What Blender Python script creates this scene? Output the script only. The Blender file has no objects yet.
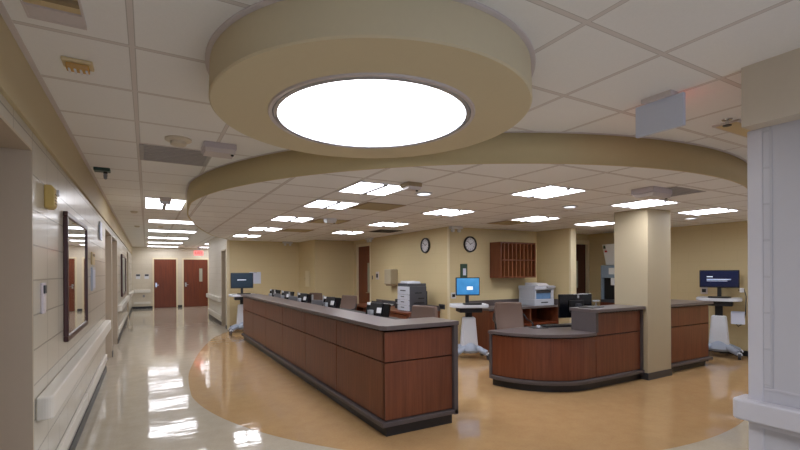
import bpy, bmesh, math, random
from mathutils import Matrix, Vector, Euler
random.seed(4)
SC = bpy.context.scene
COL = SC.collection
PI = math.pi
H = 1.56            # eye height
ZC = 2.695          # corridor ceiling
ZL = 2.445          # lowered ceiling over the station

# ---------------------------------------------------------------- materials
def lin(c):
    if isinstance(c, str):
        c = [int(c[i:i+2], 16) / 255 for i in (0, 2, 4)]
    return tuple((x / 12.92 if x <= .04045 else ((x + .055) / 1.055) ** 2.4) for x in c) + (1,)

class NT:
    def __init__(self, name):
        self.m = bpy.data.materials.new(name); self.m.use_nodes = True
        self.t = self.m.node_tree; self.n = self.t.nodes; self.l = self.t.links
        self.b = self.n['Principled BSDF']
    def add(self, typ, **kw):
        x = self.n.new(typ)
        for k, v in kw.items(): setattr(x, k, v)
        return x
    def link(self, a, b): self.l.new(a, b)
    def math(self, op, a, b=None, c=None):
        x = self.add('ShaderNodeMath', operation=op)
        for i, v in enumerate((a, b, c)):
            if v is None: continue
            if isinstance(v, (int, float)): x.inputs[i].default_value = v
            else: self.link(v, x.inputs[i])
        return x.outputs[0]
    def mix(self, fac, a, b):
        x = self.add('ShaderNodeMix', data_type='RGBA')
        for i, v in ((0, fac), (6, a), (7, b)):
            if isinstance(v, (int, float)): x.inputs[i].default_value = v
            elif isinstance(v, tuple): x.inputs[i].default_value = v
            else: self.link(v, x.inputs[i])
        return x.outputs[2]
    def pos(self):
        g = self.add('ShaderNodeNewGeometry'); s = self.add('ShaderNodeSeparateXYZ')
        self.link(g.outputs['Position'], s.inputs[0]); return g.outputs['Position'], s.outputs
    def noise(self, vec, scale, detail=2, rough=.5):
        x = self.add('ShaderNodeTexNoise'); x.inputs['Scale'].default_value = scale
        x.inputs['Detail'].default_value = detail; x.inputs['Roughness'].default_value = rough
        if vec is not None: self.link(vec, x.inputs['Vector'])
        return x.outputs['Fac']
    def comb(self, x, y, z):
        c = self.add('ShaderNodeCombineXYZ')
        for i, v in enumerate((x, y, z)):
            if isinstance(v, (int, float)): c.inputs[i].default_value = v
            else: self.link(v, c.inputs[i])
        return c.outputs[0]
    def bump(self, h, strength, dist=.01):
        x = self.add('ShaderNodeBump'); x.inputs['Strength'].default_value = strength
        x.inputs['Distance'].default_value = dist
        self.link(h, x.inputs['Height']); self.link(x.outputs[0], self.b.inputs['Normal'])

def shade(c, k):
    return tuple(min(1, v * k) for v in c[:3]) + (1,)

def mat(name, col, rough=.5, var=.05, scale=30, metal=0, spec=.5, coat=0):
    """plain surface with a little procedural mottling in object space"""
    N = NT(name); c = lin(col)
    tc = N.add('ShaderNodeTexCoord')
    f = N.noise(tc.outputs['Object'], scale, 3)
    N.link(N.mix(f, shade(c, 1 - var), shade(c, 1 + var)), N.b.inputs['Base Color'])
    N.b.inputs['Roughness'].default_value = rough; N.b.inputs['Metallic'].default_value = metal
    N.b.inputs['Specular IOR Level'].default_value = spec; N.b.inputs['Coat Weight'].default_value = coat
    return N.m

def emit(name, col, strength, base='f0f0f0'):
    N = NT(name); N.b.inputs['Base Color'].default_value = lin(base)
    N.b.inputs['Emission Color'].default_value = lin(col); N.b.inputs['Emission Strength'].default_value = strength
    N.b.inputs['Roughness'].default_value = .4
    return N.m

def ceiling_mat(name, x0, y0, gap_shade=.5, p=.6096):
    N = NT(name); _, s = N.pos()
    def edge(v, o):
        f = N.math('FRACT', N.math('DIVIDE', N.math('SUBTRACT', v, o), p))
        d = N.math('MULTIPLY', N.math('MINIMUM', f, N.math('SUBTRACT', 1.0, f)), p)
        return d
    dx, dy = edge(s[0], x0), edge(s[1], y0)
    d = N.math('MINIMUM', dx, dy)
    tee = N.math('LESS_THAN', d, .013)
    gap = N.math('MULTIPLY', N.math('GREATER_THAN', d, .0115), N.math('LESS_THAN', d, .0155))  # dark line beside each tee: shadow painted into the tile colour
    g = N.add('ShaderNodeNewGeometry')
    f = N.noise(g.outputs['Position'], 90, 4, .7)
    tile = N.mix(f, lin('e9e9e8'), lin('f3f3f2'))
    c = N.mix(tee, tile, lin('dad5d2'))
    c = N.mix(N.math('MULTIPLY', gap, gap_shade), c, lin('8a837c'))
    N.link(c, N.b.inputs['Base Color']); N.b.inputs['Roughness'].default_value = .9
    N.b.inputs['Specular IOR Level'].default_value = .15
    N.bump(N.math('SUBTRACT', f, N.math('MULTIPLY', tee, 1.5)), .15, .004)
    return N.m

def block_mat(name, axis, col, joint, rough, offset=0.0, u0=0, bw=.4064, rh=.2032, z0=.10, mortar=.005, bump=.5, var=.03, coat=0):
    N = NT(name); _, s = N.pos()
    u = N.math('SUBTRACT', s[0 if axis == 'x' else 1], u0)
    v = N.math('SUBTRACT', s[2], z0)
    b = N.add('ShaderNodeTexBrick'); b.offset = offset; b.offset_frequency = 2
    b.inputs['Scale'].default_value = 1; b.inputs['Mortar Size'].default_value = mortar
    b.inputs['Mortar Smooth'].default_value = .3
    b.inputs['Brick Width'].default_value = bw; b.inputs['Row Height'].default_value = rh
    c = lin(col)
    b.inputs['Color1'].default_value = shade(c, 1 - var); b.inputs['Color2'].default_value = shade(c, 1 + var)
    b.inputs['Mortar'].default_value = lin(joint)
    N.link(N.comb(u, v, 0), b.inputs['Vector'])
    N.link(b.outputs['Color'], N.b.inputs['Base Color'])
    N.b.inputs['Roughness'].default_value = rough
    N.b.inputs['Coat Weight'].default_value = coat; N.b.inputs['Coat Roughness'].default_value = .12
    N.bump(N.math('SUBTRACT', 1.0, b.outputs['Fac']), bump, .004)
    return N.m

def floor_mat(name, c1, c2):
    N = NT(name); P, s = N.pos()
    f = N.noise(P, 6, 5, .65); g = N.noise(P, 55, 3, .6)
    k = N.math('MULTIPLY_ADD', f, .6, N.math('MULTIPLY', g, .4))
    r = N.add('ShaderNodeMapRange'); r.inputs[1].default_value = .36; r.inputs[2].default_value = .64
    N.link(k, r.inputs[0])
    N.link(N.mix(r.outputs[0], lin(c1), lin(c2)), N.b.inputs['Base Color'])
    N.b.inputs['Roughness'].default_value = .07
    N.b.inputs['Specular IOR Level'].default_value = .62
    w = N.noise(N.comb(N.math('MULTIPLY', s[0], 1.0), N.math('MULTIPLY', s[1], 2.2), 0), 2.6, 2, .5)
    N.bump(N.math('ADD', w, N.math('MULTIPLY', g, .01)), .10, .02)
    return N.m

def wood_mat(name, c1, c2, rough=.35, vertical=True):
    N = NT(name); P, s = N.pos()
    if vertical: vec = N.comb(N.math('MULTIPLY', s[0], 38), N.math('MULTIPLY', s[1], 38), N.math('MULTIPLY', s[2], 1.6))
    else: vec = N.comb(N.math('MULTIPLY', s[0], 2), N.math('MULTIPLY', s[1], 2), N.math('MULTIPLY', s[2], 40))
    f = N.noise(vec, 1.0, 5, .62)
    r = N.add('ShaderNodeMapRange'); r.inputs[1].default_value = .3; r.inputs[2].default_value = .72
    N.link(f, r.inputs[0])
    N.link(N.mix(r.outputs[0], lin(c1), lin(c2)), N.b.inputs['Base Color'])
    N.b.inputs['Roughness'].default_value = rough
    N.bump(f, .05, .002)
    return N.m

def laminate_mat(name, c1, c2, rough=.35):
    N = NT(name); P, s = N.pos()
    f = N.noise(P, 120, 4, .7); g = N.noise(P, 14, 2)
    N.link(N.mix(N.math('MULTIPLY_ADD', f, .7, N.math('MULTIPLY', g, .3)), lin(c1), lin(c2)), N.b.inputs['Base Color'])
    N.b.inputs['Roughness'].default_value = rough
    return N.m

M = {}
M['floor'] = floor_mat('floor_beige', 'b3aa98', 'beb5a4')
M['floor_tan'] = floor_mat('floor_tan', 'ac8a62', 'b7966a')
M['ceiling'] = ceiling_mat('ceiling_tiles', -.06, 1.29)
M['ceiling_low'] = ceiling_mat('ceiling_tiles_station', 1.815, 3.075, .95)
M['soffit'] = mat('soffit_tan', 'c6b68c', .7, .02)
M['drum'] = mat('drum_tan', 'd2c6a6', .7, .02)
M['bulkhead'] = mat('bulkhead_tan', 'c2b38f', .6, .02)
M['bulkhead_r'] = mat('bulkhead_grey', 'd0c6b6', .6, .02)
M['wall_y'] = block_mat('wall_tan_y', 'y', 'd0bf94', 'ccbb90', .55, .5, bump=.06, var=.004, mortar=.006)
M['wall_x'] = block_mat('wall_tan_x', 'x', 'd0bf94', 'ccbb90', .55, .5, bump=.06, var=.004, mortar=.006)
M['wall_far'] = block_mat('wall_far', 'x', 'cdc4b2', 'c2b8a6', .5, .5, bump=.15, var=.008)
M['glazed'] = block_mat('glazed_block', 'y', 'b9b3a4', '8f897a', .30, 0, u0=3.16-.4064*9, z0=.098, bump=.8, var=.012, mortar=.005, coat=.2)
M['glazed_r'] = block_mat('glazed_block_cool', 'y', 'c6c6ce', 'bcbcc4', .3, 0, u0=1.08-.4064*9, z0=.10, bump=.5, var=.008, mortar=.006, coat=.2)
M['cool_wall'] = mat('near_wall_cool', 'c4c4cc', .35, .01)
M['pillar_block'] = block_mat('pillar_block', 'y', 'd2ccc0', 'c2bbae', .4, .5, bump=.3, var=.01)
M['column'] = mat('column_cream', 'b2a68b', .6, .015)
M['jamb'] = mat('jamb_tan', 'bdb09a', .5, .02)
M['cream_frame'] = mat('frame_cream', 'ddd1b0', .45, .02)
M['white_trim'] = mat('trim_white', 'd6d2c8', .35, .02)
M['cool_trim'] = mat('trim_cool', 'cfced6', .35, .02)
M['black_base'] = mat('cove_base', '201f22', .4, .1)
M['dark_base'] = mat('cove_base_grey', '3a3a3e', .4, .1)
M['wood'] = wood_mat('cherry_wood', '5f311e', '7e482f')
M['wood_in'] = wood_mat('cherry_wood_inner', '5d2a17', '7b3d22')
M['door_wood'] = wood_mat('door_wood', '5c2813', '763719', .4)
M['door_dark'] = wood_mat('door_wood_dark', '3d1a12', '54261a', .4)
M['counter'] = laminate_mat('counter_laminate', '4e4646', '6e6464', .3)
M['edge'] = laminate_mat('edge_laminate', '4a4344', '5f5758', .45)
M['reveal'] = mat('reveal_dark', '160c08', .7)
M['black'] = mat('black_plastic', '17181b', .4, .1)
M['blackgloss'] = mat('black_gloss', '0d0f14', .15, .05)
M['dark'] = mat('dark_grey_plastic', '3b3d44', .45, .08)
M['midgrey'] = mat('grey_plastic', '8a8c92', .45, .05)
M['silver'] = mat('silver', 'b9bdc4', .3, .05, metal=.6)
M['chrome'] = mat('chrome', 'c9c9c9', .15, .02, metal=1)
M['white'] = mat('white_plastic', 'd6d8dc', .4, .03)
M['cart_white'] = mat('cart_white', 'cfd4dc', .35, .03)
M['cart_blue'] = mat('cart_grey_blue', '9ba7ba', .4, .04)
M['paleblue'] = mat('pale_blue_panel', 'cfd7ea', .35, .02)
M['lilac'] = mat('lilac_box', 'c6bec4', .5, .03)
M['lilac_light'] = mat('lilac_light', 'cfc7c6', .5, .03)
M['greyvent'] = mat('vent_grey', 'a5a2a1', .6, .05)
M['tanpanel'] = mat('tan_panel', '978466', .7, .05)
M['darkvent'] = mat('dark_vent', '3d342e', .7, .08)
M['beige'] = mat('beige_plastic', 'd3bf93', .45, .03)
M['offwhite'] = mat('offwhite_plastic', 'd3c9b6', .5, .02)
M['amber'] = mat('amber_lens', 'c0903a', .25, .1)
M['yellow'] = mat('alarm_yellow', 'c2a760', .45, .05)
M['frame_wood'] = wood_mat('mirror_frame_wood', '331511', '4a2119', .3)
M['wood_edge'] = wood_mat('cherry_edge', '7d4a30', '97623f')
M['mirror'] = mat('mirror_glass', 'e6e6e6', .02, .0, metal=1)
M['photo_art'] = mat('picture_print', '8f9a94', .3, .5, scale=3)
M['taupe'] = mat('chair_taupe', '6a564c', .55, .06, scale=200)
M['printer'] = mat('printer_grey', 'b8bec9', .4, .03)
M['printer_blue'] = mat('printer_blue', '5f86b4', .4, .2, scale=12)
M['copier_white'] = mat('copier_white', 'c3c8d3', .4, .03)
M['copier_dark'] = mat('copier_dark', '484a52', .45, .05)
M['dispenser'] = mat('dispenser_beige', 'ab9f86', .4, .05)
M['disp_grey'] = mat('dispenser_grey', '8292a0', .35, .06)
M['paper'] = mat('paper', 'dcdcd8', .7, .03)
M['green'] = mat('green_frame', '2e4c3c', .5, .1)
M['darkgreen'] = mat('dark_green_box', '28403a', .4, .1)
M['clockface'] = mat('clock_face', 'dfe1e6', .4, .01)
M['red'] = mat('red', 'b52a22', .5)
M['glass_lite'] = mat('door_glass', 'a9aa98', .1, .05)
M['cable'] = mat('cable', '2a2a2c', .5)
E_ROOM = 9.0
M['lamp'] = emit('troffer_diffuser', 'f3f3fa', E_ROOM*2.2)
M['lamp_c'] = emit('corridor_diffuser', 'f3f3fa', E_ROOM*1.2)
M['disc'] = emit('drum_diffuser', 'f3f4fa', 9.5)
M['can'] = emit('can_light', 'e8f2ff', 2.2)
M['exit'] = emit('exit_face', 'ff8a8a', .9, 'e0a0a0')
M['exit_text'] = emit('exit_letters', 'ff2a20', 3.0, 'b02020')

def screen_mat(name, stops, strength):
    """screen picture: soft vertical sweep in the panel's own space"""
    N = NT(name); tc = N.add('ShaderNodeTexCoord'); s = N.add('ShaderNodeSeparateXYZ')
    N.link(tc.outputs['Object'], s.inputs[0])
    f = N.noise(tc.outputs['Object'], 5, 2)
    k = N.math('ADD', N.math('MULTIPLY', s.outputs[2], 1.6), f)
    c = N.mix(k, lin(stops[0]), lin(stops[1]))
    N.link(c, N.b.inputs['Emission Color']); N.b.inputs['Emission Strength'].default_value = strength
    N.b.inputs['Base Color'].default_value = lin('05060a'); N.b.inputs['Roughness'].default_value = .25
    return N.m
M['screen_login'] = screen_mat('screen_login', ('1f6fb8', '5aaee8'), .9)
M['screen_navy'] = screen_mat('screen_navy', ('060a22', '0c1a48'), .8)
M['screen_teal'] = screen_mat('screen_teal', ('0c2434', '16384c'), .5)
M['glyph'] = emit('screen_glyph', 'cfe4ff', .75)
M['glyph_dim'] = emit('screen_glyph_dim', '5b86c8', .6)

# ---------------------------------------------------------------- mesh helpers
class MB:
    def __init__(self): self.bm = bmesh.new()
    def box(self, x0, x1, y0, y1, z0, z1, rot=None, at=None):
        vs = [self.bm.verts.new(v) for v in ((x0,y0,z0),(x1,y0,z0),(x1,y1,z0),(x0,y1,z0),(x0,y0,z1),(x1,y0,z1),(x1,y1,z1),(x0,y1,z1))]
        for f in ((3,2,1,0),(4,5,6,7),(0,1,5,4),(1,2,6,5),(2,3,7,6),(3,0,4,7)): self.bm.faces.new([vs[i] for i in f])
        if rot is not None:
            m = Matrix.Translation(at or (0,0,0)) @ rot.to_4x4()
            for v in vs: v.co = m @ v.co
        return self
    def quad(self, *p):
        self.bm.faces.new([self.bm.verts.new(v) for v in p]); return self
    def prism(self, pts, z0, z1):
        """pts: ccw outline in xy"""
        a = [self.bm.verts.new((x, y, z0)) for x, y in pts]; b = [self.bm.verts.new((x, y, z1)) for x, y in pts]
        n = len(pts)
        self.bm.faces.new(a[::-1]); self.bm.faces.new(b)
        for i in range(n): self.bm.faces.new((a[i], a[(i+1) % n], b[(i+1) % n], b[i]))
        return self
    def prism_axis(self, pts, a0, a1, axis='x'):
        """outline in the two other axes, extruded along axis"""
        def P(u, v, w): return {'x': (w, u, v), 'y': (u, w, v)}[axis]
        a = [self.bm.verts.new(P(u, v, a0)) for u, v in pts]; b = [self.bm.verts.new(P(u, v, a1)) for u, v in pts]
        n = len(pts)
        self.bm.faces.new(a[::-1]); self.bm.faces.new(b)
        for i in range(n): self.bm.faces.new((a[i], a[(i+1) % n], b[(i+1) % n], b[i]))
        return self
    def cyl(self, c, r, h, axis='z', n=24, r2=None):
        r2 = r if r2 is None else r2
        m = {'z': Matrix(), 'x': Matrix.Rotation(PI/2, 4, 'Y'), 'y': Matrix.Rotation(-PI/2, 4, 'X')}[axis]
        a, b = [], []
        for i in range(n):
            t = 2*PI*i/n
            a.append(self.bm.verts.new(Vector(c) + m @ Vector((r*math.cos(t), r*math.sin(t), 0))))
            b.append(self.bm.verts.new(Vector(c) + m @ Vector((r2*math.cos(t), r2*math.sin(t), h))))
        self.bm.faces.new(a[::-1]); self.bm.faces.new(b)
        for i in range(n): self.bm.faces.new((a[i], a[(i+1) % n], b[(i+1) % n], b[i]))
        return self
    def lathe(self, prof, c=(0,0,0), n=64, close=False):
        """prof: list of (r, z)"""
        rings = []
        for r, z in prof:
            rings.append([self.bm.verts.new((c[0]+r*math.cos(2*PI*i/n), c[1]+r*math.sin(2*PI*i/n), c[2]+z)) for i in range(n)] if r > 1e-6 else [self.bm.verts.new((c[0], c[1], c[2]+z))])
        for k in range(len(rings)-(0 if close else 1)):
            A, B = rings[k], rings[(k+1) % len(rings)]
            for i in range(n):
                j = (i+1) % n
                if len(A) == 1 and len(B) == 1: continue
                if len(A) == 1: self.bm.faces.new((A[0], B[j], B[i]))
                elif len(B) == 1: self.bm.faces.new((A[i], A[j], B[0]))
                else: self.bm.faces.new((A[i], A[j], B[j], B[i]))
        return self
    def tube(self, pts, r, n=8, r_end=None):
        pts = [Vector(p) for p in pts]; rings = []
        for k, p in enumerate(pts):
            d = (pts[min(k+1, len(pts)-1)] - pts[max(k-1, 0)]).normalized()
            u = d.orthogonal().normalized() if k == 0 else (u - d * u.dot(d)).normalized()
            w = d.cross(u); rr = r if r_end is None else r + (r_end - r) * k / (len(pts)-1)
            rings.append([self.bm.verts.new(p + u*rr*math.cos(2*PI*i/n) + w*rr*math.sin(2*PI*i/n)) for i in range(n)])
        self.bm.faces.new(rings[0][::-1]); self.bm.faces.new(rings[-1])
        for A, B in zip(rings, rings[1:]):
            for i in range(n): self.bm.faces.new((A[i], A[(i+1) % n], B[(i+1) % n], B[i]))
        return self
    def slab(self, fn, nu, nv, th):
        """closed sheet: fn(u,v)->point for u,v in 0..1, given thickness along its normal"""
        def nrm(u, v):
            e = .01
            a = Vector(fn(min(u+e,1), v)) - Vector(fn(max(u-e,0), v)); b = Vector(fn(u, min(v+e,1))) - Vector(fn(u, max(v-e,0)))
            return a.cross(b).normalized()
        F, B = [], []
        for i in range(nu+1):
            F.append([]); B.append([])
            for j in range(nv+1):
                u, v = i/nu, j/nv; p = Vector(fn(u, v)); k = nrm(u, v)
                F[i].append(self.bm.verts.new(p + k*th/2)); B[i].append(self.bm.verts.new(p - k*th/2))
        for i in range(nu):
            for j in range(nv):
                self.bm.faces.new((F[i][j], F[i+1][j], F[i+1][j+1], F[i][j+1]))
                self.bm.faces.new((B[i][j+1], B[i+1][j+1], B[i+1][j], B[i][j]))
        for i in range(nu):
            self.bm.faces.new((B[i][0], B[i+1][0], F[i+1][0], F[i][0])); self.bm.faces.new((F[i][nv], F[i+1][nv], B[i+1][nv], B[i][nv]))
        for j in range(nv):
            self.bm.faces.new((F[0][j], F[0][j+1], B[0][j+1], B[0][j])); self.bm.faces.new((B[nu][j], B[nu][j+1], F[nu][j+1], F[nu][j]))
        return self
    def obj(self, name, m, parent=None, bevel=0, smooth=False, seg=2, rot=None):
        bmesh.ops.recalc_face_normals(self.bm, faces=self.bm.faces[:])
        me = bpy.data.meshes.new(name); self.bm.to_mesh(me); self.bm.free()
        for x in (m if isinstance(m, (list, tuple)) else [m]): me.materials.append(M[x])
        if smooth:
            for p in me.polygons: p.use_smooth = True
        o = bpy.data.objects.new(name, me); COL.objects.link(o)
        if parent: o.parent = parent
        if bevel:
            b = o.modifiers.new('bevel', 'BEVEL'); b.width = bevel; b.segments = seg; b.limit_method = 'ANGLE'; b.angle_limit = .6
            if smooth is None or smooth: pass
        if smooth:
            try: me.set_sharp_from_angle(angle=.7)
            except Exception: pass
        return o

def thing(name, label, cat, loc=(0,0,0), rz=0, group=None):
    o = bpy.data.objects.new(name, None); COL.objects.link(o); o.empty_display_size = .1
    o.location = loc; o.rotation_euler = (0, 0, rz)
    return tag(o, label, cat, group)
def tag(o, label, cat, group=None):
    o['label'] = label; o['category'] = cat
    if group: o['group'] = group
    return o
def struct(o, label=None):
    o['kind'] = 'structure'
    if label: o['label'] = label
    return o
def dup(root, loc, rz=None, label=None, group=None):
    def cp(o, parent):
        c = o.copy(); COL.objects.link(c); c.parent = parent
        for ch in kids.get(o, []): cp(ch, c)
        return c
    kids = {}
    for o in root.children_recursive: kids.setdefault(o.parent, []).append(o)
    r = cp(root, None); r.location = loc
    if rz is not None: r.rotation_euler = (0, 0, rz)
    if label: r['label'] = label
    if group: r['group'] = group
    return r
FACE = {'+x': -PI/2, '-x': PI/2, '+y': 0, '-y': PI}   # local +Y points out of the wall

def text_mesh(s, size, depth=.001):
    cu = bpy.data.curves.new('lettering', 'FONT'); cu.body = s; cu.size = size; cu.align_x = 'CENTER'; cu.align_y = 'CENTER'; cu.extrude = depth
    t = bpy.data.objects.new('lettering', cu); COL.objects.link(t)
    me = bpy.data.meshes.new_from_object(t.evaluated_get(bpy.context.evaluated_depsgraph_get()))
    bpy.data.objects.remove(t); bpy.data.curves.remove(cu)
    return me

# ---------------------------------------------------------------- floor, ceilings
CX, CY, R = 4.65, 6.25, 4.17
def arc_pts(r=R):
    left = [(1.93, 12.2), (1.50, 11.15), (1.17, 10.25), (.90, 9.2), (.69, 8.1), (.56, 7.2)]
    return left
LEFT = [(1.93, 12.15), (1.47, 11.25), (1.16, 10.25), (.89, 9.15), (.67, 8.0), (.54, 7.1)]
ARC = []
a0, a1 = math.radians(184), math.radians(287)
for i in range(61):
    a = a0 + (a1 - a0) * i / 60
    ARC.append((CX + R*math.cos(a), CY + R*math.sin(a)))
def smooth_left():
    P = [Vector((1.93, 12.6))] + [Vector(p) for p in LEFT] + [Vector(ARC[0]), Vector(ARC[3])]
    out = []
    for k in range(1, len(P)-2):
        p0, p1, p2, p3 = P[k-1:k+3]
        for i in range(6):
            t = i/6
            out.append(tuple(.5*((2*p1) + (p2-p0)*t + (2*p0-5*p1+4*p2-p3)*t*t + (3*p1-p0-3*p2+p3)*t**3)))
    return out
EDGE = smooth_left() + ARC + [(6.9, 2.36), (8.2, 2.62), (9.5, 3.0)]
OVAL = EDGE + [(9.5, 12.55), (1.93, 12.55)]

b = MB()
f = b.bm.faces.new([b.bm.verts.new((x, y, 0)) for x, y in ((-1,-4.2),(10,-4.2),(10,22),(-1,22))])
g = b.bm.faces.new([b.bm.verts.new((x, y, .0015)) for x, y in OVAL]); g.material_index = 1
struct(b.obj('floor', ['floor', 'floor_tan']), 'glossy beige sheet floor with a tan curved area around the desks')

b = MB(); b.box(-1, 10, -4.2, 22, ZC, ZC+.05)
struct(b.obj('ceiling', 'ceiling'), 'upper corridor ceiling of square white tiles')
b = MB(); b.prism(OVAL, ZL, ZL+.02)
struct(b.obj('ceiling', 'ceiling_low'), 'lowered tile ceiling over the nurses station')
# curved fascia between the two ceilings
b = MB()
th = .03
n = len(EDGE)
for i in range(n-1):
    p, q = Vector(EDGE[i]), Vector(EDGE[i+1])
    b.quad((p.x, p.y, ZL-.004), (q.x, q.y, ZL-.004), (q.x, q.y, ZC-.001), (p.x, p.y, ZC-.001))
bmesh.ops.remove_doubles(b.bm, verts=b.bm.verts[:], dist=1e-5)
o = b.obj('trim_fascia', 'soffit', smooth=True)
s_ = o.modifiers.new('solid', 'SOLIDIFY'); s_.thickness = .02; s_.offset = 0
struct(o, 'curved tan soffit band round the lowered ceiling')
b = MB()
for i in range(n-1):
    p, q = Vector(EDGE[i]), Vector(EDGE[i+1]); d = (q-p).normalized(); nn = Vector((d.y, -d.x)) * -.03
    if nn.dot(Vector((CX, CY)) - p) > 0: nn = -nn
    b.quad((p.x, p.y, ZC-.004), (q.x, q.y, ZC-.004), (q.x+nn.x, q.y+nn.y, ZC-.004), (p.x+nn.x, p.y+nn.y, ZC-.004))
bmesh.ops.remove_doubles(b.bm, verts=b.bm.verts[:], dist=.002)
o = b.obj('trim_ceiling', 'lilac_light'); s_ = o.modifiers.new('solid', 'SOLIDIFY'); s_.thickness = .006; s_.offset = 0
struct(o, 'pale metal edge strip where the soffit meets the tiles')

# ---------------------------------------------------------------- walls
XL = -.575
b = MB(); HZ = 2.27
for y0, y1 in ((-4.2, 1.9), (3.13, 8.1), (9.45, 9.65), (11.2, 16.6), (17.8, 21.7)): b.box(XL-.35, XL, y0, y1, 0, ZC)
for y0, y1 in ((1.9, 3.13), (8.1, 9.45), (9.65, 11.2), (16.6, 17.8)): b.box(XL-.35, XL, y0, y1, HZ, ZC)
struct(b.obj('wall_left', 'glazed'), 'left corridor wall of glossy white block')
for i, (y0, y1) in enumerate(((1.9, 3.13), (8.1, 9.45), (9.65, 11.2), (16.6, 17.8))):
    b = MB(); e = .004
    b.box(XL-.34, XL+e, y1-.012, y1+e, 0, HZ); b.box(XL-.34, XL+e, y0-e, y0+.012, 0, HZ); b.box(XL-.34, XL+e, y0, y1, HZ-.012, HZ+e)
    struct(b.obj('trim_%d' % (i+1), 'jamb'), 'tan lining of a doorway in the left wall')
    b = MB(); b.box(XL-.35, XL-.31, y0+.012, y1-.012, 0, HZ-.012)
    o = struct(b.obj('door_%d' % (i+1), 'door_wood'), 'wooden door deep in a left wall recess')
    b = MB(); b.cyl((XL-.31, y0+.12, 1.0), .012, .05, 'x', 12); b.box(XL-.27, XL-.25, y0+.11, y0+.24, .99, 1.01); b.obj('door_handle', 'chrome', o)
b = MB(); b.box(XL-.02, XL+.022, -4.2, 21.7, 2.375, ZC)
struct(b.obj('trim_bulkhead', 'bulkhead', bevel=.004), 'tan band along the top of the left wall')
b = MB(); b.box(XL+.015, XL+.05, -4.2, 21.6, ZC-.006, ZC+.002); struct(b.obj('trim_ceiling_edge', 'lilac_light'), 'pale metal wall angle along the left ceiling edge')
b = MB()
for y0, y1 in ((-4.2, 1.9), (3.13, 8.1), (9.45, 9.65), (11.2, 16.6), (17.8, 21.7)): b.box(XL-.005, XL+.012, y0, y1, 0, .1)
struct(b.obj('baseboard_left', 'black_base'), 'black cove base along the left wall')

# far corridor wall
YF = 21.6
b = MB(); b.box(-1, 5, YF, YF+.2, 0, ZC); struct(b.obj('wall_far', 'wall_far'), 'cream far wall of the corridor')
b = MB()
for x0, x1 in ((XL, .22), (1.22, 1.40), (2.54, 4)): b.box(x0, x1, YF-.012, YF+.005, 0, .1)
struct(b.obj('baseboard_far', 'black_base'))
def wall_door(name, x0, x1, zt, label, lite=None, handle_left=True, wood='door_wood'):
    b = MB(); b.box(x0, x1, YF-.03, YF+.01, .008, zt)
    o = struct(b.obj(name, wood), label)
    b = MB()
    for a, c, d, e in ((x0-.06, x0-.004, 0, zt+.06), (x1+.004, x1+.06, 0, zt+.06), (x0-.004, x1+.004, zt+.005, zt+.06)): b.box(a, c, YF-.045, YF+.005, d, e)
    b.obj('door_frame', 'cream_frame', o)
    hx = x0+.08 if handle_left else x1-.08
    b = MB(); b.cyl((hx, YF-.08, 1.02), .013, .055, 'y', 12); b.box(hx-.02, hx+.11, YF-.095, YF-.075, 1.01, 1.03); b.box(hx-.03, hx+.03, YF-.036, YF-.028, .93, 1.12); b.obj('door_handle', 'chrome', o)
    if lite:
        b = MB(); b.box(lite[0], lite[1], YF-.036, YF-.028, lite[2], lite[3]); b.obj('vision_panel', 'glass_lite', o)
    return o
wall_door('door_5', .28, 1.16, 2.16, 'red-brown wooden door at the corridor end, left one')
wall_door('door_6', 1.47, 2.48, 2.16, 'red-brown wooden door with narrow window at the corridor end', (2.12, 2.25, 1.15, 1.75))

# right-hand corridor wall beyond the station
XR2 = 1.93; YB = 12.5
b = MB()
b.box(XR2, 4.0, 13.45, 16.5, 0, ZC); b.box(XR2, 4.0, YB-.01, 12.72, 0, ZC); b.box(XR2, 4.0, 12.72, 13.45, 2.22, ZC); b.box(2.25, 4.0, 12.72, 13.45, 0, 2.22)
struct(b.obj('wall_right', 'pillar_block'), 'cream block wall right of the far corridor')
b = MB(); b.box(XR2+.22, XR2+.26, 12.73, 13.44, .01, 2.21); o = struct(b.obj('door_7', 'door_dark'), 'brown door set in the far corridor side wall')
b = MB(); b.box(XR2-.01, XR2+.24, 12.72, 12.66, 0, 2.22); b.box(XR2-.01, XR2+.24, 13.41, 13.45, 0, 2.22); b.box(XR2-.01, XR2+.24, 12.72, 13.45, 2.18, 2.22); b.obj('door_frame', 'jamb', o)
b = MB(); b.box(XR2-.012, XR2, 13.45, 16.5, 0, .1); b.box(XR2-.012, XR2, YB, 12.72, 0, .1); struct(b.obj('baseboard_right', 'black_base'))
# enclosing wall of cross corridor
b = MB(); b.box(4.0, 4.2, 16.5, YF, 0, ZC); struct(b.obj('wall_crossing', 'wall_far'))

# station back walls, stepping to the right
b = MB()
b.box(XR2, 4.0, YB-.03, YB, 0, ZC); struct(b.obj('wall_station_end', 'wall_x'), 'tan wall behind the far computer cart')
b = MB(); b.prism([(4.05, 11.33), (4.2, 11.33), (4.2, YB), (3.95, YB)], 0, ZC); struct(b.obj('wall_station_return', 'wall_y'), 'short tan wall with a small panel')
b = MB(); b.box(4.2, 5.22, 11.33, 11.45, 0, ZC); struct(b.obj('wall_station_niche', 'wall_x'), 'tan wall beside the station door')
b = MB()
XW = 5.22
b.box(XW, XW+.12, 6.9, 10.27, 0, ZC); b.box(XW, XW+.12, 11.12, 11.33, 0, ZC); b.box(XW, XW+.12, 10.27, 11.12, 2.28, ZC)
struct(b.obj('wall_copier', 'wall_y'), 'tan wall behind the copier')
b = MB(); b.box(XW+.04, XW+.08, 10.3, 11.09, .01, 2.26); o = struct(b.obj('door_8', 'door_wood'), 'red-brown door with narrow window in the copier wall')
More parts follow.
